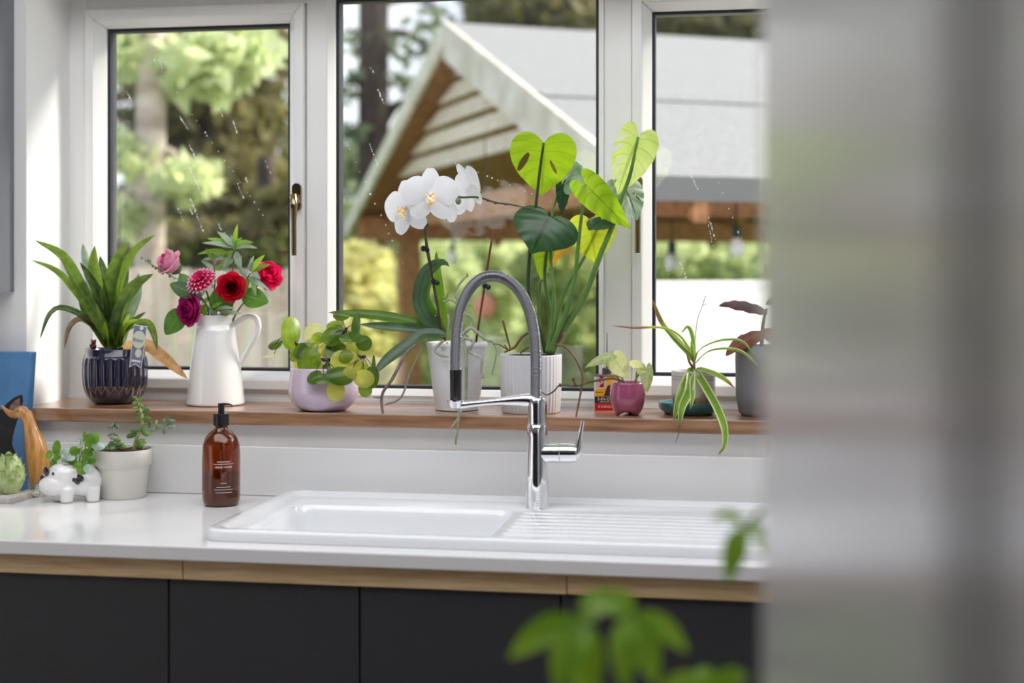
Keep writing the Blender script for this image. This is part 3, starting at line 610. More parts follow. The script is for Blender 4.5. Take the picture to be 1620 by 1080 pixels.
# narrow-leaved green sprigs
L_euc = leafmat('narrow_leaf', hexc(96,140,48), hexc(140,178,64), .45, hexc(180,215,70), rough=.4); L_eus = leafmat('narrow_leaf_grey', hexc(128,152,132), hexc(176,192,172), .35, hexc(170,200,140), rough=.4)
def sprig(label, sp, leaves, y0):
    base = at(341+(sp[0][0]-341)*.4, 505, jc.y); k = m_per_px(base); t = thing('greenery_sprig', label, 'foliage', base, 'green sprigs in the jug')
    build('stem', tube([V((jc.x+.004, jc.y, SZ+.11)), base]+[at(u, v, jc.y+y0) for u, v in sp], 1.2*k, 6), M_stem, t)
    for (u0, v0, u1, v1, w, m) in leaves:
        dy = random.uniform(-.025,.025); a = at(u0, v0, jc.y+y0); b = at(u1, v1, jc.y+y0+dy); md = a.lerp(b, .5)+V((0,0,random.uniform(-.001,.005)))
        build('leaf', blade([a, md, b], w*k*1.3, (random.uniform(-.4,.4),-1,random.uniform(.1,.9)), .3, 9, 2, 'lance'), L_euc if m == 0 else L_eus, t)
sprig('tall narrow-leaved green sprig rising above the red rose', [(362,470),(368,430),(372,392)], [(371,392,376,354,4.2,0),(371,390,401,384,3.6,0),(372,393,408,393,3,1),(370,390,343,366,4,1),(370,392,319,384,3.4,1),(362,400,312,402,3.6,0),(358,408,319,411,3,1),(370,396,349,420,4.4,0),(366,390,327,377,3.2,0),(352,383,356,366,2.4,1),(372,398,382,428,5,1),(368,400,345,430,3,1),(364,412,346,395,3,0),(372,396,366,371,3,1),(371,410,350,425,3.2,1),(368,420,385,405,2.8,0),(366,430,340,427,2.6,1),(370,392,384,376,2.6,0)], -.01)
sprig('narrow-leaved green sprig leaning toward the crimson rose', [(375,470),(388,445),(396,432)], [(396,430,419,403,4,0),(397,432,428,418,4,0),(396,432,412,442,3.6,1),(395,434,386,470,3.4,0),(397,436,405,468,3,0),(394,432,368,432,4,1),(396,436,430,463,2.2,1),(392,438,420,455,3,1),(395,430,402,404,3,1),(390,440,375,418,3,1)], -.03)
sprig('wispy green sprig between the dahlia and the red rose', [(338,480),(340,445),(338,415)], [(338,415,326,392,2.6,0),(338,418,350,396,2.4,1),(339,425,318,412,2.6,1),(339,428,356,415,2.6,0),(340,440,322,428,2.6,0),(340,445,360,436,2.6,1),(340,455,326,447,2.4,1),(339,420,342,392,2.2,0),(340,460,358,462,2.8,0),(338,470,318,480,3,0),(338,474,362,484,3,1)], -.005)
sprig('short grey-green sprig low at the jug rim between the roses', [(330,488),(318,470),(300,462)], [(322,476,293,466,3.6,1),(318,472,300,448,3.4,1),(326,480,312,505,3,0),(330,484,345,500,3.4,1),(316,470,330,452,3,1),(334,486,352,478,3,0),(312,468,285,455,3,0),(326,482,322,512,3,0),(340,490,372,488,3,1),(345,492,385,496,2.8,1)], -.04)
L_rose = leafmat('rose_leaf', hexc(44,88,34), hexc(80,130,48), .4, hexc(130,180,50), rough=.35, rib=hexc(110,150,70), veins=7)
def roseleaf(label, u0, v0, u1, v1, wd, dy, nrm):
    a, b = at(u0, v0, jc.y+dy), at(u1, v1, jc.y+dy-.01); t = thing('rose_leaf_sprig', label, 'foliage', a, 'green sprigs in the jug')
    build('leaf', heart(a, b, nrm, wd, OVATE, .3, .2, n=18, m=6), L_rose, t)
    build('stem', tube([a, a.lerp(at(341,500,jc.y), .6), V((jc.x, jc.y, SZ+.12))], .0011, 6, 10), M_stem, t)
roseleaf('bright green rose leaf hanging below the magenta rose', 289, 491, 259, 529, .95, -.04, (.2,-1,.1)); roseleaf('broad dark green leaf under the crimson rose by the handle', 384, 466, 421, 476, 1.05, -.03, (.1,-1,.2))
roseleaf('dark rounded leaf between the dahlia and the red rose', 344, 492, 342, 456, 1.0, -.04, (.1,-1,.2)); roseleaf('slim dark leaf above the magenta rose', 310, 480, 285, 432, .9, -.03, (.3,-1,.2)); roseleaf('slim leaf lying toward the white blossom spray', 308, 466, 268, 446, .8, -.045, (.0,-1,.5)); roseleaf('small dark leaf behind the red rose stem', 352, 498, 365, 472, .9, -.03, (-.1,-1,.2))
# budded spray
t = thing('blossom_spray', 'small spray of green buds and white blossom under the pale rose', 'foliage', at(300,470,jc.y), 'green sprigs in the jug')
M_bud = pbr('green_bud', hexc(110,120,80), .6); M_blo = pbr('white_blossom', hexc(228,222,208), .6)
sp = smoothpts(path([(325,500),(300,470),(276,440),(250,425),(229,411)], jc.y-.01, jc.y-.05), 30); build('stem', tube(sp, .0011, 6, 30), M_stem, t)
for q in range(8, 30):
    p = sp[q]; r = (3.6-.07*q)*px; build('bud', ball(p+V((random.uniform(-4,4)*px, random.uniform(-3,3)*px, random.uniform(-5,5)*px)), (r,r,r*1.4), 8, 6), M_blo if q < 19 else M_bud, t)

# --- pilea in the lilac pot
c = stand(512, 652, SZ, .05); c.z = SZ; px = m_per_px(c); pc = c.copy()
t = thing('potted_pilea', 'round-leaved pilea trailing from a low lilac pot', 'plant', c)
build('pot', lathe([(.001,SZ),(.045,SZ),(.052,SZ+.003),(.066,SZ+.014),(.0745,SZ+.032),(.0755,SZ+.045),(.0725,SZ+.068),(.0695,SZ+.086),(.0690,SZ+.0905),(.067,SZ+.092),(.065,SZ+.0905),(.065,SZ+.07)], (c.x,c.y,0), 56), pbr('lilac_glaze', hexc(206,186,204), .16, coat=.5), t)
soil('soil', c, .0645, SZ+.082, t)
R4 = lambda X, Y: (400+X/4.5, 440+Y/4.5)
L_pg = leafmat('pilea_green', hexc(104,140,34), hexc(146,174,54), .5, hexc(190,210,60), rough=.25, scale=50); L_pd = leafmat('pilea_dark', hexc(58,94,28), hexc(96,128,44), .38, hexc(150,175,54), rough=.22)
L_py = leafmat('pilea_yellow', hexc(214,212,104), hexc(190,200,76), .55, hexc(235,230,120), rough=.3, scale=40); L_pp = leafmat('pilea_pale', hexc(206,216,130), hexc(226,226,170), .55, hexc(235,235,150), rough=.3)
hubs = {'a': (660,370,-.02), 'b': (500,580,-.05), 'c': (785,560,-.03), 'd': (245,415,-.02), 'e': (560,470,-.01)}
M_pst = pbr('pilea_stem', hexc(62,38,34), .6); soilp = at(*R4(520,645), pc.y)
for kx, (X, Y, dy) in hubs.items():
    h = at(*R4(X, Y), pc.y+dy); build('stem', tube([soilp-V((0,0,.015)), soilp.lerp(h, .5)+V((random.uniform(-.01,.01),0,.006)), h, h+(h-soilp).normalized()*.006], [.004,.0035,.0042,.003], 8, 16), M_pst, t)
PL = [(268,390,42,58,'d',L_pg,(.75,-.5,.3)),(163,470,46,30,'d',L_pd,(-.2,-.6,.8)),(150,540,70,14,'d',L_pp,(-.3,-.2,1)),(435,400,62,68,'e',L_pp,(.1,-1,.2)),(470,425,30,34,'e',L_pg,(.2,-1,.1)),(335,515,50,42,'b',L_pd,(-.3,-.8,.6)),(400,585,80,76,'b',L_pg,(-.15,-1,.25)),(565,415,66,58,'a',L_pd,(-.1,-1,.3)),(585,340,52,34,'a',L_pg,(0,-.6,.8)),(630,268,34,28,'a',L_pd,(.1,-1,.4)),
 (735,345,26,48,'a',L_pd,(.9,-.4,.2)),(705,425,78,30,'a',L_pd,(.1,-.5,1)),(688,495,50,40,'a',L_pg,(.2,-1,-.2)),(790,462,44,40,'a',L_pd,(.5,-.8,.2)),(590,515,68,52,'e',L_pd,(.1,-.9,.5)),(628,602,66,74,'e',L_py,(.15,-1,.15)),(722,612,42,50,'c',L_py,(.3,-1,.1)),(330,608,44,62,'b',L_py,(-.4,-.9,.1)),(480,492,42,40,'e',L_pp,(0,-1,.1)),(625,695,84,54,'b',L_pd,(.15,-.9,.45)),
 (440,705,48,40,'b',L_pd,(-.2,-.8,.6)),(508,712,66,28,'b',L_pd,(0,-.5,.9)),(590,800,52,64,'b',L_py,(.3,-1,-.1)),(790,715,64,56,'c',L_py,(.1,-1,-.1)),(848,705,36,48,'c',L_pd,(.7,-.7,0)),(800,795,42,44,'c',L_pg,(.1,-1,-.3)),(530,520,34,40,'e',L_py,(-.1,-1,.2)),(700,560,36,34,'c',L_py,(0,-1,.3)),(860,640,14,40,'c',L_pd,(.9,-.4,0)),(350,560,30,26,'b',L_pp,(-.3,-1,.4)),(455,450,40,46,'e',L_pg,(.1,-1,.2)),(660,560,50,40,'e',L_pg,(.1,-1,.3)),(560,640,56,40,'b',L_pd,(.1,-.8,.6)),(380,500,40,36,'b',L_pg,(-.2,-1,.3)),(760,640,46,40,'c',L_pg,(.2,-1,.2)),(450,640,48,42,'b',L_py,(0,-1,.3)),(700,470,44,36,'a',L_py,(.1,-1,.2)),(300,540,34,40,'b',L_pg,(-.5,-.9,.2)),(690,680,44,40,'c',L_py,(.2,-1,.1)),(410,470,30,34,'e',L_pp,(-.2,-1,.2))]
for i, (X, Y, rx, ry, hb, m, nr) in enumerate(PL):
    dy = -.055 if 380 < X < 760 and Y > 540 else random.uniform(-.05, .015); u, v = R4(X, Y); q = at(u, v, pc.y+dy-(.03 if Y > 640 else 0)); kk = m_per_px(q)/4.5*1.2
    build('leaf', disc(q, nr, rx*kk/max(.35, math.hypot(nr[1], nr[2])/math.hypot(*nr)) if rx > 35 else rx*kk*1.5, ry*kk/max(.5, abs(nr[1])/math.hypot(*nr)), (1,0,0), random.choice((.15,.22,-.12)), wav=.06, ph=i), m, t)
    H = at(*R4(hubs[hb][0], hubs[hb][1]), pc.y+hubs[hb][2]); build('petiole', tube([H, H.lerp(q, .5)+V((0,-.004,.006)), q], .0008, 5, 8), M_pst, t)
# --- orchid
R6 = lambda X, Y: (560+X/3.373, 400+Y/3.373); R5 = lambda X, Y: (560+X/4.697, 250+Y/4.697); R8 = lambda X, Y: (780+X/3.857, 400+Y/3.857); R7 = lambda X, Y: (780+X/4.32, 170+Y/4.32); R9 = lambda X, Y: (880+X/3.6, 440+Y/3.6)
c = stand(723, 651, SZ, .042); c.z = SZ; px = m_per_px(c); oc = c.copy()
t = thing('potted_orchid', 'white moth orchid with trailing roots in a dimpled white pot', 'plant', c)
zt_ = at(723, 541, oc.y).z; H = zt_-SZ
M_dim = pbr('dimpled_white_pot', hexc(226,226,228), .45)
def dimple_pot(c, r0, r1, z0, H, rows=34, per=44):
    vs, fs, seg = [], [], per*3
    prof = [(r0*.9, z0), (r0, z0+.002)]+[(r0+(r1-r0)*i/(rows*2), z0+.004+(H-.014)*i/(rows*2)) for i in range(rows*2+1)]+[(r1*1.03, z0+H-.008), (r1*1.03, z0+H), (r1*.95, z0+H), (r1*.93, z0+H-.03)]
    def mod(a, i):
        if i < 3 or i > rows*2+1: return 1
        k = (i-2)//2; return 1+.022*math.cos(per*a+math.pi*(k % 2))*math.sin(math.pi*(i % 2)+1.57)
    return lathe(prof, (c.x, c.y, 0), seg, mod)
build('pot', dimple_pot(c, 34*px, 46.5*px, SZ, H), M_dim, t)
soil('bark', c, 43*px, zt_-.012, t, pbr('orchid_bark', hexc(110,82,58), .9, col2=hexc(150,120,90), scale=120, bump=1, bscale=200))
L_or = leafmat('orchid_leaf', hexc(62,104,26), hexc(88,130,36), .4, hexc(140,175,40), rough=.28, rib=hexc(40,84,28), scale=25); L_og = leafmat('orchid_leaf_grey', hexc(58,86,54), hexc(78,106,74), .22, hexc(90,130,60), rough=.3, rib=hexc(46,70,44), scale=25)
for uv, y0, y1, w, m, fc in [([(705,528),(660,512),(600,500),(519,494)], 0, -.06, 9, L_or, (0,-.9,.6)), ([(705,528),(650,520),(569,513)], -.01, -.07, 7.5, L_og, (0,-1,.35)), ([(705,530),(668,530),(640,549),(612,570),(590,593)], -.02, -.10, 10, L_og, (.3,-.8,.7)),
  ([(703,528),(680,510),(663,478),(670,438),(686,420),(702,415),(711,422)], -.01, -.05, 11.5, L_og, (.5,-1,.1)), ([(704,528),(699,480),(694,440),(690,397)], .01, .0, 7.5, L_or, (-.2,-1,.1)), ([(704,528),(690,500),(676,470),(684,440)], .0, -.02, 8, L_or, (-.5,-1,.1)), ([(706,530),(660,508),(628,503)], .02, .0, 6, L_og, (0,-.9,.6))]:
    build('leaf', blade(path(uv, oc.y+y0-.01, oc.y+y1-.01), w*px, fc, .3, 24, 4, 'strap'), m, t)
M_spike = pbr('orchid_spike', hexc(66,34,44), .45, col2=hexc(70,84,44), scale=20); M_cane = pbr('bamboo_cane', hexc(116,66,36), .5); M_clip = pbr('black_clip', hexc(20,22,24), .4); M_root = pbr('aerial_root', hexc(178,178,168), .6, col2=hexc(140,146,120), scale=60); M_rootd = pbr('aerial_root_dark', hexc(110,96,92), .6, col2=hexc(140,130,120), scale=60)
FY = -.055
stk = [at(704,540,oc.y-.02), at(690,474,oc.y-.03), at(680,414,oc.y-.06), at(669,350,oc.y-.09)]
build('flower_cane', tube(stk, 2.2*px, 8, 20), pbr('dark_cane', hexc(96,62,44), .5), t)
build('spike', tube([at(700,535,oc.y-.02), at(690,470,oc.y-.034), at(676,398,oc.y-.075), at(673,368,FY+.03), at(671,345,FY+.03), at(684,316,FY+.025), at(706,308,FY+.03), at(728,312,FY+.02), at(757,312,FY+.02), at(783,320,FY+.015), at(812,324,FY+.01), at(841,331,FY+.01)], [2.4*px,2.2*px,2*px,1.8*px,1.7*px,1.5*px,1*px], 8, 70), M_spike, t)
for u, v in ((757,312),(772,317),(784,321),(800,323)): build('spike_node', ball(at(u, v, FY+.016), (2.6*px,2*px,2*px), 8, 6), M_spike, t)
build('bud', ball(at(725,318,FY-.02), (4.6*px,4.6*px,5.4*px), 14, 10), pbr('orchid_bud', hexc(110,128,92), .4), t)
cane2 = [at(753,541,oc.y+.01), at(780,365,oc.y-.0)]; build('cane', tube(cane2, 1.9*px, 8, 6), M_cane, t)
for u, v, y in ((670,354,oc.y-.095),(672,394,oc.y-.083),(688,446,oc.y-.05),(769,453,oc.y-.008)):
    q = at(u, v, y); build('clip', remesh(join(ball(q+V((-2.5*px,0,1*px)), (4*px,4*px,5*px)), ball(q+V((4*px,-2*px,-1*px)), (4.4*px,3.6*px,4.4*px)), ball(q+V((0,-3*px,3*px)), 2.4*px)), .0009, 2), M_clip, t)
P_or = leafmat('orchid_petal', hexc(240,240,244), hexc(250,250,252), .38, (1,1,1), rough=.5, island=.02, spec=.3, scale=10); M_lip = pbr('orchid_lip', hexc(236,190,60), .5, col2=hexc(250,246,240), scale=160, ramp=(.4,.55)); M_lipd = pbr('orchid_throat', hexc(190,96,30), .5, col2=hexc(240,200,90), scale=200)
def orchid_flower(u, v, y, nrm, Rpx, roll=0):
    C = at(u, v, y); R = Rpx*m_per_px(C); M = frame(C, nrm, V((1,.2,0)).cross(V((0,0,1))).cross(V(nrm))) if False else None
    z = V(nrm).normalized(); up = V((0,0,1)); up = (up-z*up.dot(z)).normalized(); x = up.cross(z); M = Matrix((x, up, z)).transposed().to_4x4(); M.translation = C; M = M @ Matrix.Rotation(roll, 4, 'Z')
    q = lambda a, b, d=0: M @ V((a*R, b*R, d*R)); n3 = M.to_3x3()
    f = build('flower', ball(q(0,.02,.06), (.07*R,.07*R,.09*R), 10, 8), P_or, t)
    for ang, ln, wd in ((90,.5,.34), (-128,.52,.36), (-52,.52,.36)):
        a = math.radians(ang); d = (math.cos(a), math.sin(a)); build('sepal', blade([q(.04*d[0],.04*d[1],-.03), q(.5*d[0],.5*d[1],.03), q(1.0*d[0],1.0*d[1],-.06)], wd*R, n3 @ V((0,0,1)), -.12, 14, 6, lambda s: max(.08, math.sin(math.pi*min(1, s*.88+.06))**.62)), P_or, f)
    for s in (-1, 1):
        a = math.radians(90-s*72); d = (math.cos(a), math.sin(a))
        build('petal', blade([q(.03*d[0],.03*d[1],.02), q(.5*d[0],.5*d[1],.10), q(1.04*d[0],1.04*d[1],.0)], .55*R, n3 @ V((0,0,1)), -.14, 16, 8, lambda s_: max(.06, math.sin(math.pi*min(1, s_**1.15*.92+.05))**.58)), P_or, f)
    build('lip', blade([q(0,-.02,.1), q(0,-.18,.24), q(0,-.40,.2)], .17*R, n3 @ V((0,.4,1)), .6, 8, 4, 'oval'), M_lip, f)
    for s in (-1, 1): build('lip_lobe', blade([q(.03*s,-.04,.1), q(.13*s,-.04,.2), q(.2*s,.09,.26)], .11*R, n3 @ V((-s,0,.5)), .4, 6, 2, 'oval'), M_lip, f)
    build('throat', ball(q(0,-.06,.13), (.06*R,.06*R,.06*R), 8, 6), M_lipd, f)
orchid_flower(681, 309, FY-.03, (.22,-1,.06), 44); orchid_flower(644, 329, FY-.0, (-.42,-.9,.0), 45, .2); orchid_flower(742, 296, FY+.03, (.72,.62,.3), 41, -.3); orchid_flower(712, 318, FY+.055, (.35,.9,.0), 34, .5)
RT = [([(480,465),(430,515),(460,545),(505,555)],2.2,0,-.072),([(330,490),(275,540),(205,670),(152,750),(150,830),(172,920)],2.6,1,-.09),([(152,765),(130,772),(106,770)],1.2,1,-.1),([(365,490),(300,640),(250,770),(165,810)],1.8,0,-.04),([(575,440),(620,400),(660,425),(700,460),(740,472)],2.8,0,-.05),([(590,455),(640,470),(615,525),(678,562),(680,620),(688,668)],2.4,0,-.07),([(585,320),(628,350),(620,400),(585,435)],1.8,0,-.02),
 ([(560,270),(540,210),(560,170),(605,118)],1.9,0,-.02),([(475,262),(520,250),(560,290),(565,340)],1.9,0,-.03),([(580,460),(600,540),(600,640),(597,780)],2.7,2,-.058),([(560,832),(557,900),(552,950),(543,1008)],2.0,2,-.12),([(578,835),(550,890),(515,938)],1.7,0,-.12),([(430,400),(415,370),(440,330)],1.5,0,-.02),([(500,330),(505,380),(498,420)],1.6,0,-.02),([(740,475),(760,520),(750,590),(735,650)],1.1,0,-.03),([(480,500),(500,480),(470,530)],1.5,1,-.04),([(640,485),(600,440),(575,420)],1.6,0,-.04)]
M_rg = pbr('aerial_root_green', hexc(130,146,96), .55, col2=hexc(170,176,150), scale=50)
for pts, w, m, dy in RT:
    start = .0 if len(pts) > 4 else dy*.5
    build('aerial_root', tube([at(*R6(X, Y), oc.y+dy-(.012 if m == 2 else 0)) for X, Y in pts], [w*px*1.05, w*px, w*px*.75], 7, 6*len(pts)), (M_root, M_rootd, M_rg)[m], t)
for X, Y in ((605,118),(543,1012)): build('root_tip', ball(at(*R6(X,Y), oc.y-.02 if Y < 500 else oc.y-.132), (1.9*px,1.9*px,3.5*px), 8, 6), pbr('root_tip_green', hexc(150,168,60), .4), t)
for a, b in (((490,250),(505,200)),((582,420),(592,372)),((600,275),(622,280))): build('root_tip', tube([at(*R6(*a), oc.y-.02), at(*R6(*b), oc.y-.025)], [1.4*px, 1.2*px], 6, 4), bpy.data.materials['root_tip_green'], t)

# --- monstera
c = stand(840, 656, SZ, .058); c.z = SZ; px = m_per_px(c); mc = c.copy(); zt_ = at(840, 560, mc.y).z; H = zt_-SZ
t = thing('potted_monstera', 'tall young monstera in a finely ribbed white pot', 'plant', c)
build('pot', lathe([(.001,SZ),(44.5*px,SZ),(46*px,SZ+.003),(48*px,SZ+H*.5),(48.5*px,SZ+H-.002),(48*px,SZ+H),(46*px,SZ+H),(45*px,SZ+H-.02)], (c.x,c.y,0), 168, lambda a, i: 1+(.012*math.sin(42*a) if 0 < i < 6 else 0)), pbr('ribbed_white_pot', hexc(206,205,208), .4), t)
soil('soil', c, 45.5*px, zt_-.006, t)
holesA = [(.37,-.37,.06,.2,.52),(-.2,-.45,.03,.14,-.5)]
lm = lambda n, a, b, tc, tr: leafmat(n, a, b, tr, tc, rough=.28, rib=tuple(x*.55 for x in a), veins=7, scale=14, island=.05)
L_ml = lm('monstera_lime', hexc(138,184,34), hexc(168,206,52), hexc(200,226,40), .6); L_md = lm('monstera_dark', hexc(38,70,40), hexc(52,88,50), hexc(60,100,40), .12); L_mp = lm('monstera_pale', hexc(176,204,90), hexc(206,222,140), hexc(215,232,120), .55); L_my = lm('monstera_yellow', hexc(170,196,48), hexc(196,208,60), hexc(215,225,60), .6); L_mw = lm('monstera_shine', hexc(90,130,84), hexc(196,206,196), hexc(150,190,110), .3); L_mo = leafmat('monstera_dying', hexc(226,206,70), hexc(224,130,50), .5, hexc(240,190,60), rough=.45, scale=70)  # monstera_shine: white gloss reflection put into the pale leaf colour
M_pet = pbr('monstera_stalk', hexc(78,112,52), .35, col2=hexc(104,140,64), scale=20); M_petd = pbr('monstera_stalk_dark', hexc(52,72,36), .35)
def stalk(pts, y0, y1, r0, r1, m=None): build('stalk', tube(path(pts, mc.y+y0, mc.y+y1), [r0*px, (r0+r1)/2*px, r1*px], 9, 40), m or M_pet, t)
def mleaf(a, b, w, nrm, ya, yb_, m, holes=(), cup=.3, droop=.15, foldang=0, outline=HEART): build('leaf', heart(at(a[0], a[1], mc.y+ya), at(b[0], b[1], mc.y+yb_), nrm, w, outline, cup, droop, holes, 110 if holes else 36, 44 if holes else 12, foldang), m, t)
stalk([(866,558),(846,500),(836,460),(838,401),(847,330),(854,270),(860,226)], 0, -.04, 4.5, 1.9, M_petd); mleaf((860,226), (857,309), 1.12, (.1,-1,-.25), -.036, -.012, L_ml, holesA, -.1, -.05)
stalk([(871,558),(899,509),(925,468),(951,400),(970,355),(983,315),(998,272),(1010,217)], 0, -.03, 6.5, 2.2); mleaf((1009,217), (972,307), .72, (-.35,-1,.25), -.03, -.02, L_mp, [(.33,-.12,.035,.15,1.1),(.37,-.34,.045,.2,.8),(.2,-.55,.025,.2,.35),(.1,-.72,.02,.14,.2),(-.12,-.5,.02,.12,-.4)], .35, .1)
stalk([(869,558),(880,530),(894,498),(909,440),(914,395),(921,332),(927,291)], -.01, -.035, 5, 1.9); mleaf((926,291), (993,361), .46, (-.45,-1,.35), -.036, -.05, L_ml, (), .5, .25, .3)
stalk([(866,558),(872,520),(876,470),(872,420),(870,380)], -.01, -.04, 4.2, 2); mleaf((869,343), (842,390), 1.55, (.25,-.75,.62), -.04, -.085, L_md, (), .35, .35)
stalk([(868,558),(890,470),(917,420),(945,372),(950,348)], .01, .0, 4, 1.8, M_pet); mleaf((935,350), (941,416), 1.05, (-.1,-1,.1), .0, -.01, L_my, (), .2, .1)
mleaf((951,347), (930,362), 1.5, (.1,-.4,1), -.01, -.03, L_md, (), .2, .1)
mleaf((985,290), (1012,342), .85, (.3,-.8,.65), .03, .0, L_mw, [(-.2,-.4,.03,.18,-.4),(.05,-.55,.03,.2,.1)], .3, .2)
stalk([(868,558),(870,500),(862,440),(866,390),(872,345),(885,300),(892,290)], .02, .0, 4, 1.7); mleaf((890,293), (893,339), .45, (.5,-1,.2), .0, .0, L_md, (), .4, .3)
mleaf((893,293), (908,279), 1.2, (.2,-.8,.5), .0, -.02, L_mw, (), .4, .2)
stalk([(862,558),(852,500),(855,450),(860,443)], .03, .02, 3, 1.5); mleaf((862,388), (856,444), .5, (.2,-1,.1), .01, .02, L_ml, (), .3, .1)
mleaf((884,375), (868,424), .55, (-.3,-1,.2), .025, .02, L_mo, (), .5, .2); mleaf((893,372), (900,402), .7, (.3,-1,.2), .03, .02, L_mo, (), .5, .2)
mleaf((907,262), (940,292), .55, (.2,-.6,.8), .01, -.01, L_mw, (), .5, .4); mleaf((922,283), (962,287), .6, (.1,-.3,1), .02, .02, L_mw, (), .3, .3)
M_vine = pbr('brown_root', hexc(96,66,48), .7, col2=hexc(124,92,70), scale=50)
for pts, w in (([(60,412),(80,490),(105,585)],1.8),([(215,485),(170,520),(130,575),(70,605)],2.2),([(390,560),(440,572),(500,640),(543,740),(535,850),(508,990),(504,1020)],1.8),([(220,570),(190,590),(165,612)],1.6),([(70,560),(90,590),(40,560),(0,555)],1.1)):
    build('root', tube([at(*R8(X, Y), mc.y-.035 if X < 380 else mc.y-.06-.0001*(Y-500)*.4) for X, Y in pts], [w*px, w*px, w*px*.7], 7), M_vine, t)
build('crown', tube(path([(868,560),(880,540),(892,525)], mc.y, mc.y-.01), [7*px, 6*px, 3*px], 8, 8), M_vine, t)

# --- oil can
b0 = at(939, 648.5, .128); b1 = at(976, 648.5, .128); px = m_per_px(b0); x0, x1 = b0.x, b0.x+44*px; zc0 = SZ; zc1 = at(939, 593, .128).z
t = thing('oil_can', 'small printed tin of penetrating oil with a thin nozzle', 'tin', ((x0+x1)/2, .14, SZ))
M_tin = pbr('tin_metal', hexc(120,118,112), .3, metal=.9); PRN = lambda n, r, g, b: pbr('print_'+n, hexc(r, g, b), .35)
cr = lambda d, z: rr_loop(x0+d, x1-d, .128+d*.6, .154-d*.6, .006, z)
build('can_body', loft([cr(0,SZ), cr(-.0008,SZ+.001), cr(0,SZ+.002), cr(0,zc1-.003), cr(-.0012,zc1-.002), cr(-.0012,zc1), cr(.001,zc1)], True, True), PRN('cream', 214,202,196), t, auto=40)
build('can_rim', loft([cr(-.0014,zc1-.0025), cr(-.0016,zc1-.0005), cr(-.0008,zc1+.0006), cr(.003,zc1+.0002)], True, True), M_tin, t, auto=40)
F = lambda X: 930+X/13.49
G_ = lambda Y: 575+Y/13.5
sl = lambda poly, m, th=.0004, nm='printed_panel', y=.1278: slab([(F(X), G_(Y)) for X, Y in poly], y-th, th, m, t, nm)
sl([(400,235),(650,235),(650,560),(340,700),(150,700),(150,560),(400,520)], PRN('yellow', 236,176,40)); sl([(145,700),(660,700),(660,840),(145,840)], PRN('dark', 40,36,48)); sl([(145,845),(660,845),(660,1000),(145,1000)], PRN('red', 206,30,36))
sl([(420,470),(500,440),(520,560),(470,690),(340,690)], PRN('maroon', 92,40,46), .0007); sl([(235,255),(335,255),(340,500),(240,500),(285,420),(200,370),(260,345)], PRN('crimson', 176,28,44), .0007)
M_let = PRN('letter', 240,236,226); letter_on('3', .0155, F(290), G_(380), .1272, M_let, t)
letter_on('3-IN-ONE', .0100, F(395), G_(757), .1272, M_let, t, sx=.92); letter_on('PENETRATING', .0036, F(380), G_(815), .1272, M_let, t, sx=1.1); letter_on('& EASING OIL', .0072, F(410), G_(920), .1272, M_let, t, sx=.86)
slab([(F(165),G_(600)),(F(330),G_(600)),(F(330),G_(622)),(F(165),G_(622))], .1273, .0003, PRN('ochre', 176,96,30), t, 'text_line')
cx = at(960, 590, .141); build('cap', lathe([(7*px,zc1),(7.2*px,zc1+.001),(7.2*px,zc1+10*px),(6*px,zc1+11*px),(.001,zc1+11*px)], (cx.x,.141,0), 24, lambda a, i: 1+(.03*math.cos(20*a) if i in (1,2) else 0)), pbr('cap_grey', hexc(70,66,66), .5), t, auto=40)
build('nozzle', tube([V((cx.x,.141,zc1+10*px)), V((cx.x,.141,zc1+18*px)), at(960.5,525,.141)], [1.3*px,.9*px,.6*px], 8, 8), M_tin, t)

# --- syngonium in the pink footed pot
c = stand(993, 658, SZ, .026); c.z = SZ; px = m_per_px(c); zt_ = at(993, 604, c.y).z
t = thing('potted_syngonium', 'trailing pale-leaved syngonium in a small pink three-footed pot', 'plant', c)
vs, fs = [], []; prof = [(17,0),(20.5,.06),(24,.2),(27,.42),(28.3,.62),(28,.8),(26.8,.95),(26.4,1.0),(25.2,1.0),(25,.9)]; seg = 72; Hh = zt_-SZ
g = lathe([(.001, .12)]+[(r, h) for r, h in prof], seg=seg); vs = []
for v in g[0]:
    a = math.atan2(v.y, v.x); h = v.z
    if h < .12: h = h+(.13-h)*max(0, math.cos(1.5*(a+math.pi/2)))**2.0*.95 if True else h
    vs.append(V((c.x+v.x*px, c.y+v.y*px, SZ+h*Hh)))
build('pot', (vs, g[1]), pbr('pink_glaze', hexc(158,78,108), .12, coat=.6), t)
soil('soil', c, 25*px, zt_-.006, t)
L_sy = leafmat('syngonium_leaf', hexc(196,206,150), hexc(150,182,92), .5, hexc(215,225,150), rough=.35, rib=hexc(226,232,190), veins=5, scale=70); L_sp = leafmat('syngonium_pale', hexc(226,226,170), hexc(208,214,140), .55, hexc(235,235,170), rough=.35, veins=5, rib=hexc(190,200,130))
pt = lambda X, Y, dy=0: at(*R8(X, Y), c.y+dy)
for a, b, w, nr, m in (((715,622),(552,672),.8,(.1,-.28,1),L_sy),((735,640),(822,765),.75,(-.2,-1,.2),L_sp),((935,700),(948,850),.5,(.4,-1,.1),L_sy),((868,700),(885,660),1.3,(.1,-1,.3),L_sp),((905,700),(895,735),1.2,(.1,-1,.3),L_sp)):
    build('leaf', heart(pt(*a,-.02), pt(*b,-.035), nr, w, HEART, .3, .2, n=20, m=6), m, t)
M_sst = pbr('syngonium_stem', hexc(120,160,50), .4)
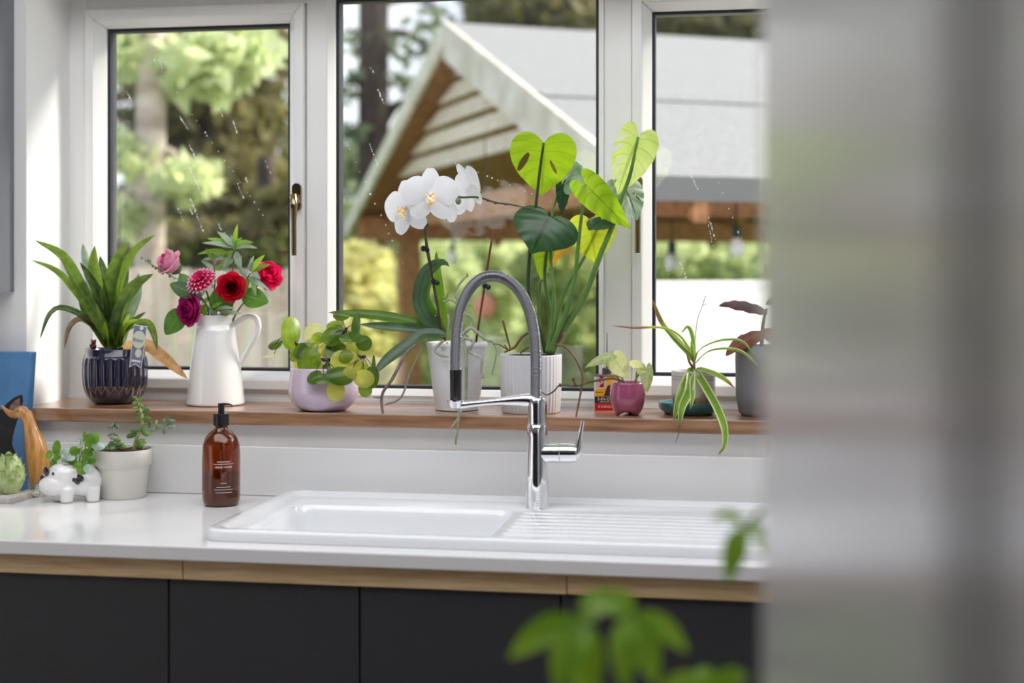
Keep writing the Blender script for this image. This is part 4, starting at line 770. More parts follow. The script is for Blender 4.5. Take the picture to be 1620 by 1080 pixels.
for pts in ([(770,790),(745,700),(715,630)],[(800,790),(760,700),(735,640)],[(865,785),(890,740),(935,700)],[(872,790),(875,740),(885,690)]): build('stem', tube([pt(X, Y, -.01-.00005*k) for k, (X, Y) in enumerate(pts)], 1.5*px, 7, 12), M_sst, t)
vine = [(800,785),(740,765),(680,770),(600,785),(545,802),(500,812),(410,806),(375,840),(330,866),(300,850)]
build('trailing_stem', tube([pt(X, Y, -.03-.005*i) for i, (X, Y) in enumerate(vine)], [1.9*px,1.8*px,1.5*px,1.0*px], 7, 50), pbr('vine_stem', hexc(72,70,44), .55, col2=hexc(104,84,60), scale=60), t)
for X, Y, i in ((500,800,5),(410,806,6),(490,770,5)): build('node', ball(pt(X, Y, -.03-.005*i), (2.4*px,2.4*px,3.2*px), 8, 6), bpy.data.materials['vine_stem'], t)
build('stub', tube([pt(515,812,-.055), pt(495,790,-.055), pt(490,770,-.055)], 1.4*px, 6, 6), bpy.data.materials['vine_stem'], t)

# --- spider plant on its saucer
c = stand(1090, 659, SZ, .058); c.z = SZ; px = m_per_px(c); sc = c.copy()
tq = build('saucer', lathe([(.001,SZ+.0005),(34*px,SZ),(38*px,SZ+.001),(47*px,SZ+.012),(48.5*px,SZ+.024),(48*px,SZ+.026),(46*px,SZ+.025),(42*px,SZ+.012),(.001,SZ+.010)], (0,0,0), 48), pbr('teal_glaze', hexc(40,96,98), .15, coat=.6))
tq.location = (c.x, c.y, 0); tag(tq, 'teal glazed saucer under the spider plant pot', 'saucer')
c2 = V((at(1097,640,c.y).x, c.y, SZ+.0125)); zr = at(1097, 586, c.y).z
t = thing('potted_spider_plant', 'spider plant with arching leaves in a grey speckled pot', 'plant', c2)
g = lathe([(.001,c2.z),(27*px,c2.z),(31*px,c2.z+.006),(34.5*px,c2.z+.03),(35*px,zr-.012),(34.5*px,zr),(32.8*px,zr),(32.5*px,zr-.02)]+[], (c2.x,c2.y,0), 96)
fine = [(.001,c2.z),(27*px,c2.z)]+[(31*px+(34.5-31)*px*min(1, k/8), c2.z+.004+(zr-c2.z-.006)*k/24) for k in range(25)]+[(34.5*px,zr),(32.8*px,zr),(32.5*px,zr-.02)]
g = lathe(fine, (c2.x,c2.y,0), 120); cols = []
for v in g[0]:
    a = math.atan2(v.y-c2.y, v.x-c2.x); h = (v.z-c2.z)/(zr-c2.z); hill = .30+.13*math.sin(a*5+1)+.06*math.sin(a*11); base_ = hexc(186,182,178)
    if h < hill: base_ = hexc(104,92,84) if math.sin(a*5+1) < .2 else hexc(176,140,116)
    if .76 < h < .79 or .84 < h < .865: base_ = hexc(150,146,144)
    cols.append(base_)
build('pot', g, pbr('stoneware', (.5,.5,.5), .35, attr='Col'), t, colors=cols); soil('soil', c2, 32.6*px, zr-.008, t)
L_sg = leafmat('spider_leaf', hexc(104,150,44), hexc(130,172,60), .45, hexc(170,205,70), rough=.35, edge=hexc(228,232,170), edge_at=.66, scale=30, tip=hexc(120,70,60), tip_at=.96)
L_sr = leafmat('spider_leaf_dry', hexc(140,170,50), hexc(170,190,70), .45, hexc(200,210,80), rough=.4, tip=hexc(120,50,64), tip_at=.66, edge=hexc(222,226,150), edge_at=.72)
L_so = leafmat('spider_leaf_orange', hexc(130,168,50), hexc(160,190,70), .45, hexc(190,210,80), rough=.4, tip=hexc(206,96,40), tip_at=.88, edge=hexc(222,226,150), edge_at=.7)
SPD = [([(785,480),(700,370),(600,260),(545,115)],5,-.01,L_sr,(.6,-.8,.3)),([(785,480),(770,430),(700,330),(600,285),(440,285),(310,270)],3,-.02,L_sr,(0,-.6,.8)),([(785,480),(778,340),(750,278),(712,312)],3.6,-.01,L_sg,(0,-1,.2)),([(790,480),(810,420),(870,380),(960,355),(1060,365),(1140,460)],4,-.06,L_sg,(0,-.5,.9)),([(790,490),(860,425),(960,405),(1060,425),(1160,510)],4,-.075,L_sg,(0,-.5,.9)),
 ([(795,515),(880,540),(960,580),(1015,628)],5.5,-.08,L_so,(0,-.6,.8)),([(795,525),(860,630),(920,740),(960,850),(960,950),(920,1010)],6.5,-.125,L_sg,(-.3,-1,.3)),([(775,510),(720,620),(690,720),(668,812)],6.5,-.10,L_sg,(.2,-1,.3)),([(772,515),(755,640),(715,740),(702,845)],7,-.115,L_sg,(.1,-1,.3)),([(778,520),(776,620),(775,690),(760,752)],4.5,-.095,L_sg,(0,-1,.3)),([(785,480),(760,440),(690,370),(620,290)],4.5,-.02,L_sg,(.3,-.8,.5)),([(782,480),(772,380),(765,360)],3,-.02,L_sg,(0,-1,.2)),([(780,510),(760,480),(742,430)],2,-.03,L_brn,(0,-1,.2))]
for pts, w, dy, m, fc in SPD: build('leaf', blade([at(*R9(X, Y), sc.y-.03+(dy+.03 if len(pts) < 2 else (dy)*min(1, (i/(len(pts)-1))*1.6))) for i, (X, Y) in enumerate(pts)], w*px, fc, .45, 26, 4, 'strap'), m, t)
build('dry_tip', tube([at(*R9(702,840), sc.y-.145), at(*R9(700,880), sc.y-.145), at(*R9(678,935), sc.y-.145)], [1.2*px,.6*px,.4*px], 5, 8), M_vine, t)
build('flower_stalk', tube([at(*R9(785,470), sc.y-.03), at(*R9(800,260), sc.y-.03), at(*R9(835,150), sc.y-.03), at(*R9(850,105), sc.y-.03)], [.9*px,.7*px,.5*px], 5, 14), pbr('dry_stalk', hexc(170,140,130), .6), t)
for X, Y in ((850,105),(842,125),(850,148),(838,150)): build('dry_floret', ball(at(*R9(X, Y), sc.y-.03), 1.2*px, 6, 4), bpy.data.materials['dry_stalk'], t)
build('crown', tube([V((c2.x,c2.y-.01,zr-.01)), at(*R9(784,500), sc.y-.03), at(*R9(786,470), sc.y-.03)], [3.4*px,3*px,2*px], 8, 8), pbr('spider_crown', hexc(170,130,100), .6), t)

# --- grey pot with brown leaves, half hidden
c = stand(1204, 661, SZ, .05); c.z = SZ; px = m_per_px(c); zt_ = at(1204, 546, c.y).z
t = thing('potted_rubber_plant', 'plain grey pot with drooping brown leaves beside the foreground cabinet', 'plant', c)
build('pot', lathe([(.001,SZ),(30*px,SZ),(35*px,SZ+.008),(39.5*px,SZ+.04),(40.5*px,zt_-.03),(40*px,zt_),(37.5*px,zt_),(37*px,zt_-.03)], (c.x,c.y,0), 48), pbr('matt_grey_pot', hexc(120,118,124), .6), t); soil('soil', c, 37.3*px, zt_-.012, t)
L_rb = leafmat('brown_leaf', hexc(110,56,34), hexc(150,86,52), .4, hexc(210,120,70), rough=.55, rib=hexc(150,100,80), scale=30); L_rd = leafmat('purple_leaf', hexc(58,32,30), hexc(92,54,44), .3, hexc(150,80,56), rough=.55, scale=30)
tp_ = at(1204, 552, c.y)
build('stem', tube([tp_-V((0,0,.02)), at(1207,515,c.y), at(1213,488,c.y)], [3.5*px,3*px,2*px], 8, 10), M_vine, t)
for a, b, w, nr, m, dy in (((1213,492),(1147,466),.8,(-.2,-.5,.9),L_rd,-.05),((1208,524),(1147,544),.8,(-.2,-.4,.9),L_rb,-.06),((1212,478),(1268,455),.8,(.2,-.5,.9),L_rd,-.03),((1208,520),(1270,548),.8,(.2,-.5,.9),L_rb,-.05)):
    build('leaf', heart(at(a[0],a[1],c.y), at(b[0],b[1],c.y+dy), nr, w, OVATE, .3, .25, n=20, m=6), m, t)
# ---------------------------------------------------------------- things on the worktop
WT = .92
# --- amber soap bottle
c = stand(350, 803, WT, .034); c.z = WT+.0003; px = m_per_px(c); zb = lambda v: at(350, v, c.y).z+((WT+.0003)-at(350, 803-14, c.y).z)*max(0, (v-640)/163)
t = thing('soap_bottle', 'amber glass hand wash bottle with black pump beside the sink', 'bottle', c)
M_amb, n, l = _new('amber_glass'); pz_ = n.new('ShaderNodeBsdfPrincipled'); oo = n.new('ShaderNodeOutputMaterial'); l.new(pz_.outputs[0], oo.inputs['Surface']); pz_.inputs['Base Color'].default_value = c4(hexc(188,116,48)); pz_.inputs['Roughness'].default_value = .06; pz_.inputs['Transmission Weight'].default_value = 1.0; pz_.inputs['IOR'].default_value = 1.45; pz_.inputs['Coat Weight'].default_value = .5
h0 = c.z; hs = lambda v: h0+(803-v)*px*1.0
prof = [(.001,h0),(24*px,h0),(27*px,hs(801)),(29.5*px,hs(795)),(30*px,hs(788)),(30*px,hs(722)),(28.8*px,hs(708)),(25*px,hs(697)),(18*px,hs(688)),(11.5*px,hs(683)),(10*px,hs(680)),(10*px,hs(674))]
inner = [(r-1.6*px, max(z, h0+2.2*px)) for r, z in reversed(prof[1:])]+[(.001,h0+2.2*px)]
build('bottle_body', lathe(prof+inner, (c.x,c.y,0), 48), M_amb, t)
build('soap', lathe([(.001,h0+2.4*px),(24*px,h0+2.4*px),(27.6*px,hs(794)),(28.2*px,hs(775)),(28.2*px,hs(752)),(.001,hs(752))], (c.x,c.y,0), 32), pbr('soap_liquid', hexc(168,128,96), .2), t)
M_pump = pbr('pump_black', hexc(24,24,30), .3)
build('collar', lathe([(10.2*px,hs(677)),(12.3*px,hs(677)),(12.3*px,hs(661)),(11.5*px,hs(658.5)),(.001,hs(658))], (c.x,c.y,0), 30), M_pump, t, auto=40)
build('pump_stem', lathe([(4.9*px,hs(659)),(4.9*px,hs(646)),(5.4*px,hs(644)),(5.2*px,hs(642.5)),(.001,hs(642))], (c.x,c.y,0), 20), M_pump, t, auto=40)
build('spout', tube([V((c.x-2*px,c.y,hs(644.5))), V((c.x+10*px,c.y-.004,hs(643.5))), V((c.x+18*px,c.y-.006,hs(644.2))), V((c.x+21*px,c.y-.007,hs(646.5)))], [2.4*px,2.2*px,1.5*px,1.1*px], 8, 14), M_pump, t)
build('dip_tube', tube([V((c.x,c.y,hs(676))), V((c.x+2*px,c.y,hs(798)))], 2*px, 8, 4), pbr('clear_tube', hexc(190,150,90), .3), t)
M_prt = pbr('bottle_print', hexc(222,212,200), .5); Rb = 30.15*px
def wrap(geo, v, a0):
    return [V((c.x+Rb*math.sin(p[0]/Rb+a0), c.y-Rb*math.cos(p[0]/Rb+a0)-p[2], hs(v)+p[1])) for p in geo[0]], geo[1]
build('lettering', wrap(lettering('HAND WASH', .0058), 740, .5), M_prt, t, smooth=False)
def wline(v, w, h, a0): build('text_line', wrap(([(-w/2+w*k/10, s*h/2, .0001) for s in (-1, 1) for k in range(11)], [(k, k+1, 12+k, 11+k) for k in range(10)]), v, a0), M_prt, t, smooth=False)
wline(735.2, 33*px, .0009, .5); wline(731.5, 21*px, .0015, .5)
for v, w in ((765,10),(771,22),(775,30),(779.5,26)): wline(v, w*px, .0009, .5)

# --- grey-white pot of jade
c = V((at(194,780,-.081).x, -.0815, WT)); px = m_per_px(c); z0 = WT+.0003; hs = lambda v: z0+(789-v)*px
t = thing('potted_jade', 'jade succulents in a plain off-white pot under the sill', 'plant', c)
build('pot', lathe([(.001,z0),(34.5*px,z0),(36*px,hs(787)),(41*px,hs(744)),(42*px,hs(740)),(45.8*px,hs(735)),(47*px,hs(715)),(46.6*px,hs(712.5)),(44.6*px,hs(712.5)),(44*px,hs(722))], (c.x,c.y,0), 56), pbr('offwhite_glaze', hexc(216,212,204), .2, coat=.3), t, auto=50)
soil('soil', c, 44.3*px, hs(717), t, pbr('red_soil', hexc(70,46,44), .9, bump=1, bscale=260))
L_jg = leafmat('jade_leaf', hexc(84,126,52), hexc(116,154,70), .25, hexc(150,190,70), rough=.28, edge=None); L_js = leafmat('jade_silver', hexc(140,160,140), hexc(96,124,86), .2, hexc(150,180,120), rough=.35); M_jst = pbr('jade_stem', hexc(110,120,70), .5, col2=hexc(170,160,120), scale=60)
Rj = lambda X, Y: (60+X/6.352, 640+Y/6.352)
jp = lambda X, Y, dy=0: at(*Rj(X, Y), c.y+dy)
for pts, w in (([(785,470),(770,380),(755,230),(757,200)],1.4),([(960,460),(985,370),(1030,230),(1045,170),(1040,90),(1010,10),(990,-60)],3.4),([(1030,215),(1090,195),(1180,210),(1270,225),(1340,160)],1.5),([(1050,450),(1065,380)],2.6)):
    build('stem', tube([jp(X, Y, -.01) for X, Y in pts], [w*px, w*px*.8, w*px*.5], 8), M_jst, t)
def fleaf(X0, Y0, X1, Y1, w, m, dy=-.012):
    a, b = jp(X0, Y0, dy), jp(X1, Y1, dy+random.uniform(-.012,.008)); d = b-a; L_ = d.length; M = frame(a.lerp(b, .5), d, (0,-1,.4))
    build('leaf', ball((0,0,0), (w*px*.38, w*px, L_*.52), 8, 7, None) if False else ([M @ V(v) for v in ball((0,0,0), (w*px*.45, w*px, L_*.52), 9, 7)[0]], ball((0,0,0), 1, 9, 7)[1]), m, t)
for a in [(760,205,700,232,3,1),(757,200,815,232,3,1),(757,205,735,190,3,1),(757,205,785,190,3,1),(757,285,700,318,2.2,1),(757,285,812,312,2.4,1),(765,340,720,330,2.6,1),(770,350,835,360,4,0),(775,390,720,375,3.6,1),(780,390,835,400,4,1),(780,420,725,410,4,1),(785,440,720,445,4,0),(790,440,870,420,6,0),(785,450,680,430,5,0),(800,400,880,440,6,0),(790,420,700,400,4,1),
          (1000,290,890,320,5,0),(1020,250,930,262,3,0),(1035,235,1110,310,5,0),(1040,250,1115,290,4,0),(1000,380,1090,370,6,0),(1000,390,1040,420,6,0),(1045,140,985,135,4.5,0),(1050,140,1135,145,4.5,0),(1045,80,975,85,4.5,0),(1050,70,1120,50,5,0),(1015,20,950,40,3,0),(1010,0,1060,20,3,0),(1000,-30,950,-10,3,0),(1000,-40,1045,-60,3,0),(990,-60,960,-80,2.6,0),
          (1110,195,1150,185,3,0),(1120,205,1125,230,2.6,0),(1180,210,1190,150,2.6,1),(1180,215,1140,275,3,1),(1195,210,1200,245,3.4,0),(1270,220,1270,300,2.8,1),(1270,200,1260,140,3,1),(1290,190,1310,120,4.5,1),(1300,190,1350,150,4,1),(1320,170,1380,160,3,1),(1310,200,1340,235,3,1),(1340,180,1375,240,2.2,1),(1240,222,1225,240,2.4,0)]:
    fleaf(*a[:5], (L_jg, L_js)[a[5]])

# --- cow planter
c = V((at(115,797,-.15).x, -.15, WT)); k = m_per_px(c); z0 = WT; Q = lambda u, v, dy=0: V((at(u, 770, -.15).x, -.15+dy, z0+(799-v)*k))
t = thing('cow_planter', 'small white cow planter with dark patches and a leafy plant', 'planter', c)
Mh = Matrix.Identity(4)
parts = [ball(Q(129,768,.012), (28*k,30*k,25*k), 20, 14), ball(Q(103,757,-.012), (24*k,22*k,20*k), 20, 14), ball(Q(94,772,-.028), (23.5*k,16*k,16.5*k), 20, 14), ball(Q(108,776,-.005), (24*k,22*k,16*k), 20, 12), ball(Q(122,748,.008), (24*k,26*k,9*k), 20, 10)]
for u, dy in ((114,-.022),(96,-.008),(147,.0),(132,.035)): parts.append(lathe([(.001,z0),(9.5*k,z0),(10.5*k,z0+.003),(11*k,z0+.018),(12*k,z0+.03),(.001,z0+.03)], (Q(u,799,dy).x, -.15+dy, 0), 16))
parts += [ball(Q(74,757,-.006), (5*k,4*k,8*k)), ball(Q(114,745,-.012), (7*k,4*k,4.5*k))]
build('body', remesh(join(*parts), .0022, 14), M_white_gl, t)
M_blk = pbr('dark_plum_glaze', hexc(44,36,52), .15, coat=.5); M_pk = pbr('pink_glaze_ear', hexc(226,186,186), .3)
def spot(u, v, dy, r, rx, nr, m=M_blk, nm='painted_patch'): build(nm, ball(Q(u, v, dy), (r*k, 2.2*k, rx*k), 14, 8), m, t)
spot(87,749,-.0372,5.2,7.5,0); spot(99,752,-.0405,2,2.6,0,nm='eye'); spot(133,764,-.029,5,5.5,0); spot(138,760,-.0255,4,5,0); spot(135,756.5,-.027,4,4,0); spot(128,762,-.030,3.4,3.6,0); spot(71,763,-.0085,4.5,5,0); spot(107,741,-.016,3.6,2.2,0); spot(113,747,-.021,4,2.6,0,M_pk,'inner_ear')
L_ch = leafmat('round_green_leaf', hexc(72,118,38), hexc(116,158,58), .42, hexc(165,200,70), rough=.25); L_cs = leafmat('round_pale_leaf', hexc(150,176,160), hexc(206,216,214), .3, hexc(180,205,150), rough=.2)
Rc = lambda X, Y: (X/3.857, 540+Y/3.857); cq = lambda X, Y, dy=0: (lambda p: p)(at(*Rc(X, Y), -.15+dy))
for X, Y, rx, ry, m, nr in [(345,648,24,40,0,(.2,-1,.2)),(300,690,28,24,0,(-.3,-.9,.3)),(325,748,26,34,0,(-.2,-1,.2)),(350,700,22,24,0,(0,-1,.5)),(400,670,30,22,1,(.1,-.7,.7)),(425,710,30,20,1,(.2,-.7,.8)),(455,668,30,26,0,(.2,-1,.2)),(400,725,26,18,1,(-.2,-.7,.7)),(440,735,28,16,0,(0,-.6,.8)),(495,632,30,20,1,(-.5,-.6,.7)),(495,590,30,16,1,(-.3,-.4,.9)),(540,605,34,34,0,(.1,-1,.2)),(585,590,18,32,0,(.6,-.8,.2)),(600,640,36,24,1,(.2,-.8,.6)),(530,690,34,32,0,(.1,-1,.1)),(565,640,26,26,0,(.3,-1,.3)),(515,750,30,24,0,(.1,-.9,.4)),(500,785,32,26,0,(.1,-1,.1)),(535,775,24,24,1,(.3,-1,.2)),(470,750,26,20,0,(0,-.8,.6)),(460,705,18,18,1,(.1,-1,.4)),(545,570,24,14,0,(.1,-.4,.9)),(515,575,16,26,0,(-.4,-.9,.2)),(560,725,24,22,0,(.4,-1,.2))]:
    q = cq(X, Y, random.uniform(-.03,.005) if Y < 760 else -.035); build('leaf', disc(q, nr, rx*k/3.857*1.1, ry*k/3.857*1.15, (1,0,0), .2, 3, 14), (L_ch, L_cs)[m], t)
    b = Q(122+(X-450)*.05, 745, 0.0); build('stem', tube([b, b.lerp(q, .55)+V((0,0,.004)), q+V((0,.001,0))], .7*k, 5, 7), M_sst, t)
soil('soil', Q(122,745,.008), 15*k, Q(122,740).z, t)

# --- wooden duck in spotted boots
yd = -.102; D = lambda u, v, dy=0: V((at(u, 700, yd).x, yd+dy, WT+(783-v)*m_per_px(at(55,760,yd)))); k = m_per_px(at(55,760,yd))
t = thing('wooden_duck', 'carved wooden duck wearing speckled boots beside the cow', 'ornament', D(57,783))
M_duck = pbr('honey_wood', hexc(214,158,90), .35, col2=hexc(176,118,60), scale=14, stretch=(6,6,1), coat=.3)
bod = tube([D(62,762), D(62,750), D(61,735), D(58,715), D(54,696), D(49,678), D(45,664), D(40,652)], [15*k,17.5*k,18.5*k,18*k,15.5*k,12*k,10*k,10*k], 20, 40)
body = join(bod, ball(D(34,651), (12.5*k,10.5*k,10.5*k), 18, 12), tube([D(30,652), D(20,654), D(10,648), D(2,641)], [8.5*k,5*k,3*k,2*k], 12, 14), tube([D(26,657), D(16,655), D(6,647)], [5*k,4*k,1.6*k], 10, 10))
build('body', remesh(body, .0019, 5), M_duck, t)
build('eye', ball(D(33,648,-10.6*k), (2.4*k,1*k,2.2*k), 10, 6), pbr('grey_eye', hexc(120,120,118), .3), t)
_n2 = None
M_boot, n, l = _new('speckled_boot'); pb = n.new('ShaderNodeBsdfPrincipled'); oo = n.new('ShaderNodeOutputMaterial'); tc = n.new('ShaderNodeTexCoord'); vo = n.new('ShaderNodeTexVoronoi'); vo.inputs['Scale'].default_value = 260; rp = n.new('ShaderNodeValToRGB'); rp.color_ramp.elements[0].position = .22; rp.color_ramp.elements[1].position = .3; rp.color_ramp.elements[0].color = c4(hexc(40,36,34)); rp.color_ramp.elements[1].color = c4(hexc(222,220,206)); l.new(tc.outputs['Object'], vo.inputs['Vector']); l.new(vo.outputs['Distance'], rp.inputs['Fac']); l.new(rp.outputs['Color'], pb.inputs['Base Color']); l.new(pb.outputs[0], oo.inputs['Surface']); pb.inputs['Roughness'].default_value = .25
for u, dy in ((53,.004),(66,-.006)):
    b = D(u,783,dy); g = join(lathe([(.001,b.z),(8*k,b.z),(8.4*k,b.z+.004),(8.2*k,b.z+24*k),(7.6*k,b.z+27*k),(.001,b.z+27*k)], (b.x,b.y,0), 18), ball(b+V((-6*k,-4*k,5.5*k)), (11*k,8*k,5.6*k), 14, 8))
    g = ([V((v[0], v[1], max(v[2], WT))) for v in g[0]], g[1]); build('boot', remesh(g, .0016, 2), M_boot, t)

# --- artichoke on a stone coaster
ya = -.165; A0 = at(14, 790, ya); k = m_per_px(A0); A0.z = WT
cs = build('stone_coaster', loft([rr_loop(-30*k,25*k,-.045,.04,.008,WT,6), rr_loop(-30.6*k,25.6*k,-.0455,.0405,.008,WT+.001,6), rr_loop(-30.6*k,25.6*k,-.0455,.0405,.008,WT+.013,6), rr_loop(-29*k,24*k,-.044,.039,.007,WT+.015,6)], True, True), pbr('pale_stone', hexc(176,170,164), .8, col2=hexc(206,200,194), scale=80), auto=40)
cs.location = (A0.x, ya, 0); tag(cs, 'rounded pale stone coaster under the artichoke', 'coaster')
zA = WT+.0153; t = thing('artichoke', 'pale green artichoke ornament on the stone coaster', 'ornament', V((A0.x, ya, zA)))
M_art = leafmat('artichoke_scale', hexc(150,174,100), hexc(196,210,152), .15, hexc(180,200,110), rough=.35, rib=hexc(196,208,160), island=.12, scale=60)
Rm, Hm = 23*k, 62*k; ov = lambda s: Rm*math.sin(math.pi*min(1, (.18+.72*s)))**.75
build('heart', lathe([(max(.0005, ov(s)*.86), zA+Hm*s*.93) for s in np.linspace(0, 1, 14)], (A0.x, ya, 0), 24), pbr('artichoke_core', hexc(130,152,84), .5), t)
for row in range(7):
    s0 = row*.125; n_ = (7,8,8,8,7,5,3)[row]
    for q in range(n_):
        a = 2*math.pi*(q+.5*(row % 2))/n_; P = lambda s, o: V((A0.x+(ov(min(s,1))+o)*math.cos(a), ya+(ov(min(s,1))+o)*math.sin(a), zA+Hm*s))
        ln = .36 if row < 5 else .28
        build('scale', blade([P(s0, .001), P(s0+ln*.5, .0022), P(s0+ln*.85, .003), P(min(1.1, s0+ln), .007)], 12.5*k*(1 if row < 4 else .8), (math.cos(a), math.sin(a), .2), -.45, 8, 4, lambda s: (1-max(0, (s-.35)/.65)**1.6*.93)*min(1, .75+s)), M_art, t)

# --- blue canvas with a painted dark animal
yc0, yc1 = -.062, -.044; zT = at(50, 557, yc1).z; xR = at(49, 557, yc1).x
t = thing('blue_canvas', 'blue box canvas with a painted black cat leaning on the wall', 'painting', (xR-.1, yc0, WT))
M_blue = pbr('blue_canvas', hexc(78,128,176), .6, col2=hexc(88,140,190), scale=20, bump=.3, bscale=900)
def cv(x, z, d): s = (z-WT)/(zT-WT); return (x-.012*(1-s), yc0+(yc1-yc0)*s-d, z)
xl = xR-.24
bevel(build('canvas', hexa([cv(xl,WT+.0005,0), cv(xR,WT+.0005,0), cv(xR,WT+.0005,-.024) if False else cv(xR,WT+.0005,-.028), cv(xl,WT+.0005,-.028)], [cv(xl,zT,0), cv(xR,zT,0), cv(xR,zT,-.026), cv(xl,zT,-.026)]), M_blue, t, smooth=False), .003)
def paint(poly, m, d):
    f = []
    for u, v in poly:
        p = at(u, v, -.053); f.append(cv(p.x+.012*(1-(p.z-WT)/(zT-WT)), p.z, .0008*d))
    b = [(x, y+.0007, z) for x, y, z in f]; n_ = len(f)
    build('painted_shape', (f+b, [tuple(range(n_-1,-1,-1)), tuple(range(n_, 2*n_))]+[(i,(i+1) % n_,n_+(i+1) % n_,n_+i) for i in range(n_)]), m, t, smooth=False)
paint([(34,624),(35.5,634),(33,648),(29,660),(24,676),(21,690),(20,702),(26,716),(30,735),(-60,735),(-60,640),(-30,628),(-22,640),(2,648),(10,638),(22,628)], pbr('paint_black', hexc(28,26,28), .7, col2=hexc(62,50,46), scale=40, ramp=(.5,.75)), 1)
paint([(31,629),(32,640),(28,648),(14,650),(16,641),(24,633)], pbr('paint_brown', hexc(104,76,70), .7, col2=hexc(150,120,114), scale=60), 2)
# ---------------------------------------------------------------- foreground pot plant, out of focus
tF = 1.2; base = far(1000, 430, tF+.02); base.z = 0
t = thing('potted_money_tree', 'blurred bright green money tree leaves in front of the cabinets', 'plant', base)
build('pot', lathe([(.001,.001),(.11,.001),(.115,.01),(.145,.27),(.148,.28),(.14,.28),(.135,.24)], (base.x,base.y,0), 40), pbr('grey_floor_pot', hexc(120,120,120), .6), t)
soil('soil', base, .136, .25, t)
M_mt = pbr('money_tree_trunk', hexc(120,104,76), .8, col2=hexc(96,80,58), scale=40)
build('trunk', tube([V((base.x,base.y,.24)), V((base.x+.01,base.y,.55)), V((base.x,base.y+.01,.85))], [.02,.017,.012], 10, 20), M_mt, t)
L_mt = leafmat('money_tree_leaf', hexc(96,150,30), hexc(150,190,50), .5, hexc(185,215,50), rough=.35, rib=hexc(110,150,60), veins=8, scale=20)
FP = lambda u, v, dt=0: far(u, v, tF+dt); kF = tF/FPX; top = V((base.x, base.y+.01, .85))
def fan(hub, tips, dt=0, top=top):
    H_ = FP(hub[0], hub[1], dt); build('petiole', tube([top, top.lerp(H_, .5)+V((0,0,.03)), H_], [.004,.003,.0022], 7, 16), M_sst, t)
    for (u, v, w, d2) in tips:
        e = FP(u, v, dt+d2); md = H_.lerp(e, .5)+V((0,0,.008)); build('leaf', blade([H_, md, e], w*kF, (.1,-1,.7), .25, 14, 4, 'lance'), L_mt, t)
side = FP(1262, 880, .03)
build('trunk', tube([V((base.x+.03,base.y,.24)), V((base.x+.1,base.y+.02,.6)), FP(1262,960,.03), side], [.014,.012,.009,.006], 9, 20), M_mt, t)
fan((925,985), [(803,1042,24,0),(880,1095,28,-.03),(925,1120,30,-.02),(960,948,22,.03)])
fan((995,978), [(920,948,20,.03),(984,1090,24,-.03),(1038,1085,24,-.02),(1090,1032,20,0),(960,950,22,.02)])
fan((1130,1110), [(1040,1085,22,0),(1185,1068,22,0),(1100,1060,20,.02)])
fan((1178,835), [(1150,925,20,-.02),(1125,822,9,.02),(1215,880,16,.02)], .05, side)
# ---------------------------------------------------------------- the garden beyond the glass
GZ = -.15
M_lawn = pbr('lawn', hexc(92,120,56), .9, col2=hexc(120,144,76), scale=3)
gp = box(-40, 40, .34, 60, GZ-.1, GZ); struct(build('ground', gp, M_lawn, smooth=False))
struct(build('bounce_slab', box(-6, 7, .34, 2.2, GZ, GZ+.03), pbr('pale_bounce', hexc(232,226,216), .85, col2=hexc(214,208,198), scale=2), smooth=False))  # pale slab added out of view to bounce sun up into the garden
# --- timber gazebo
F1 = rt*(-.338)+fw; F1.normalize(); F2 = V((F1.y, -F1.x, 0))            # along the gable, along the ridge
tc_ = 5.5; N0 = far(985, 430, tc_); N0.z = 0; N0 = N0+F2*.195; W = (10.3-5.5)/F1.dot(fw); LR = 4.6
EZ = CAMZ+150/FPX*tc_; AZ = CAMZ+385/FPX*7.9
def gz(a, b, z): return N0+F1*a+F2*b+V((0,0,z))
t = thing('garden_gazebo', 'timber garden gazebo with felted gable roof and boarded end', 'gazebo', gz(W/2, LR/2, GZ))
M_felt = pbr('mineral_felt', hexc(150,150,148), .9, col2=hexc(138,138,137), scale=30, bump=.6, bscale=120); M_feltd = pbr('felt_edge', hexc(118,118,118), .9)
M_tim = pbr('brightened_timber', hexc(240,230,214), .75, col2=hexc(214,196,170), scale=5, stretch=(3,3,12), island=.1); M_brn = pbr('brown_timber', hexc(190,138,96), .7, col2=hexc(150,102,66), scale=5, stretch=(4,4,4), island=.1); M_pale = pbr('pale_bargeboard', hexc(236,230,216), .7, col2=hexc(206,198,180), scale=6, island=.05)  # gable board timber paled to stand in for sunlight that misses it
ov_ = .16
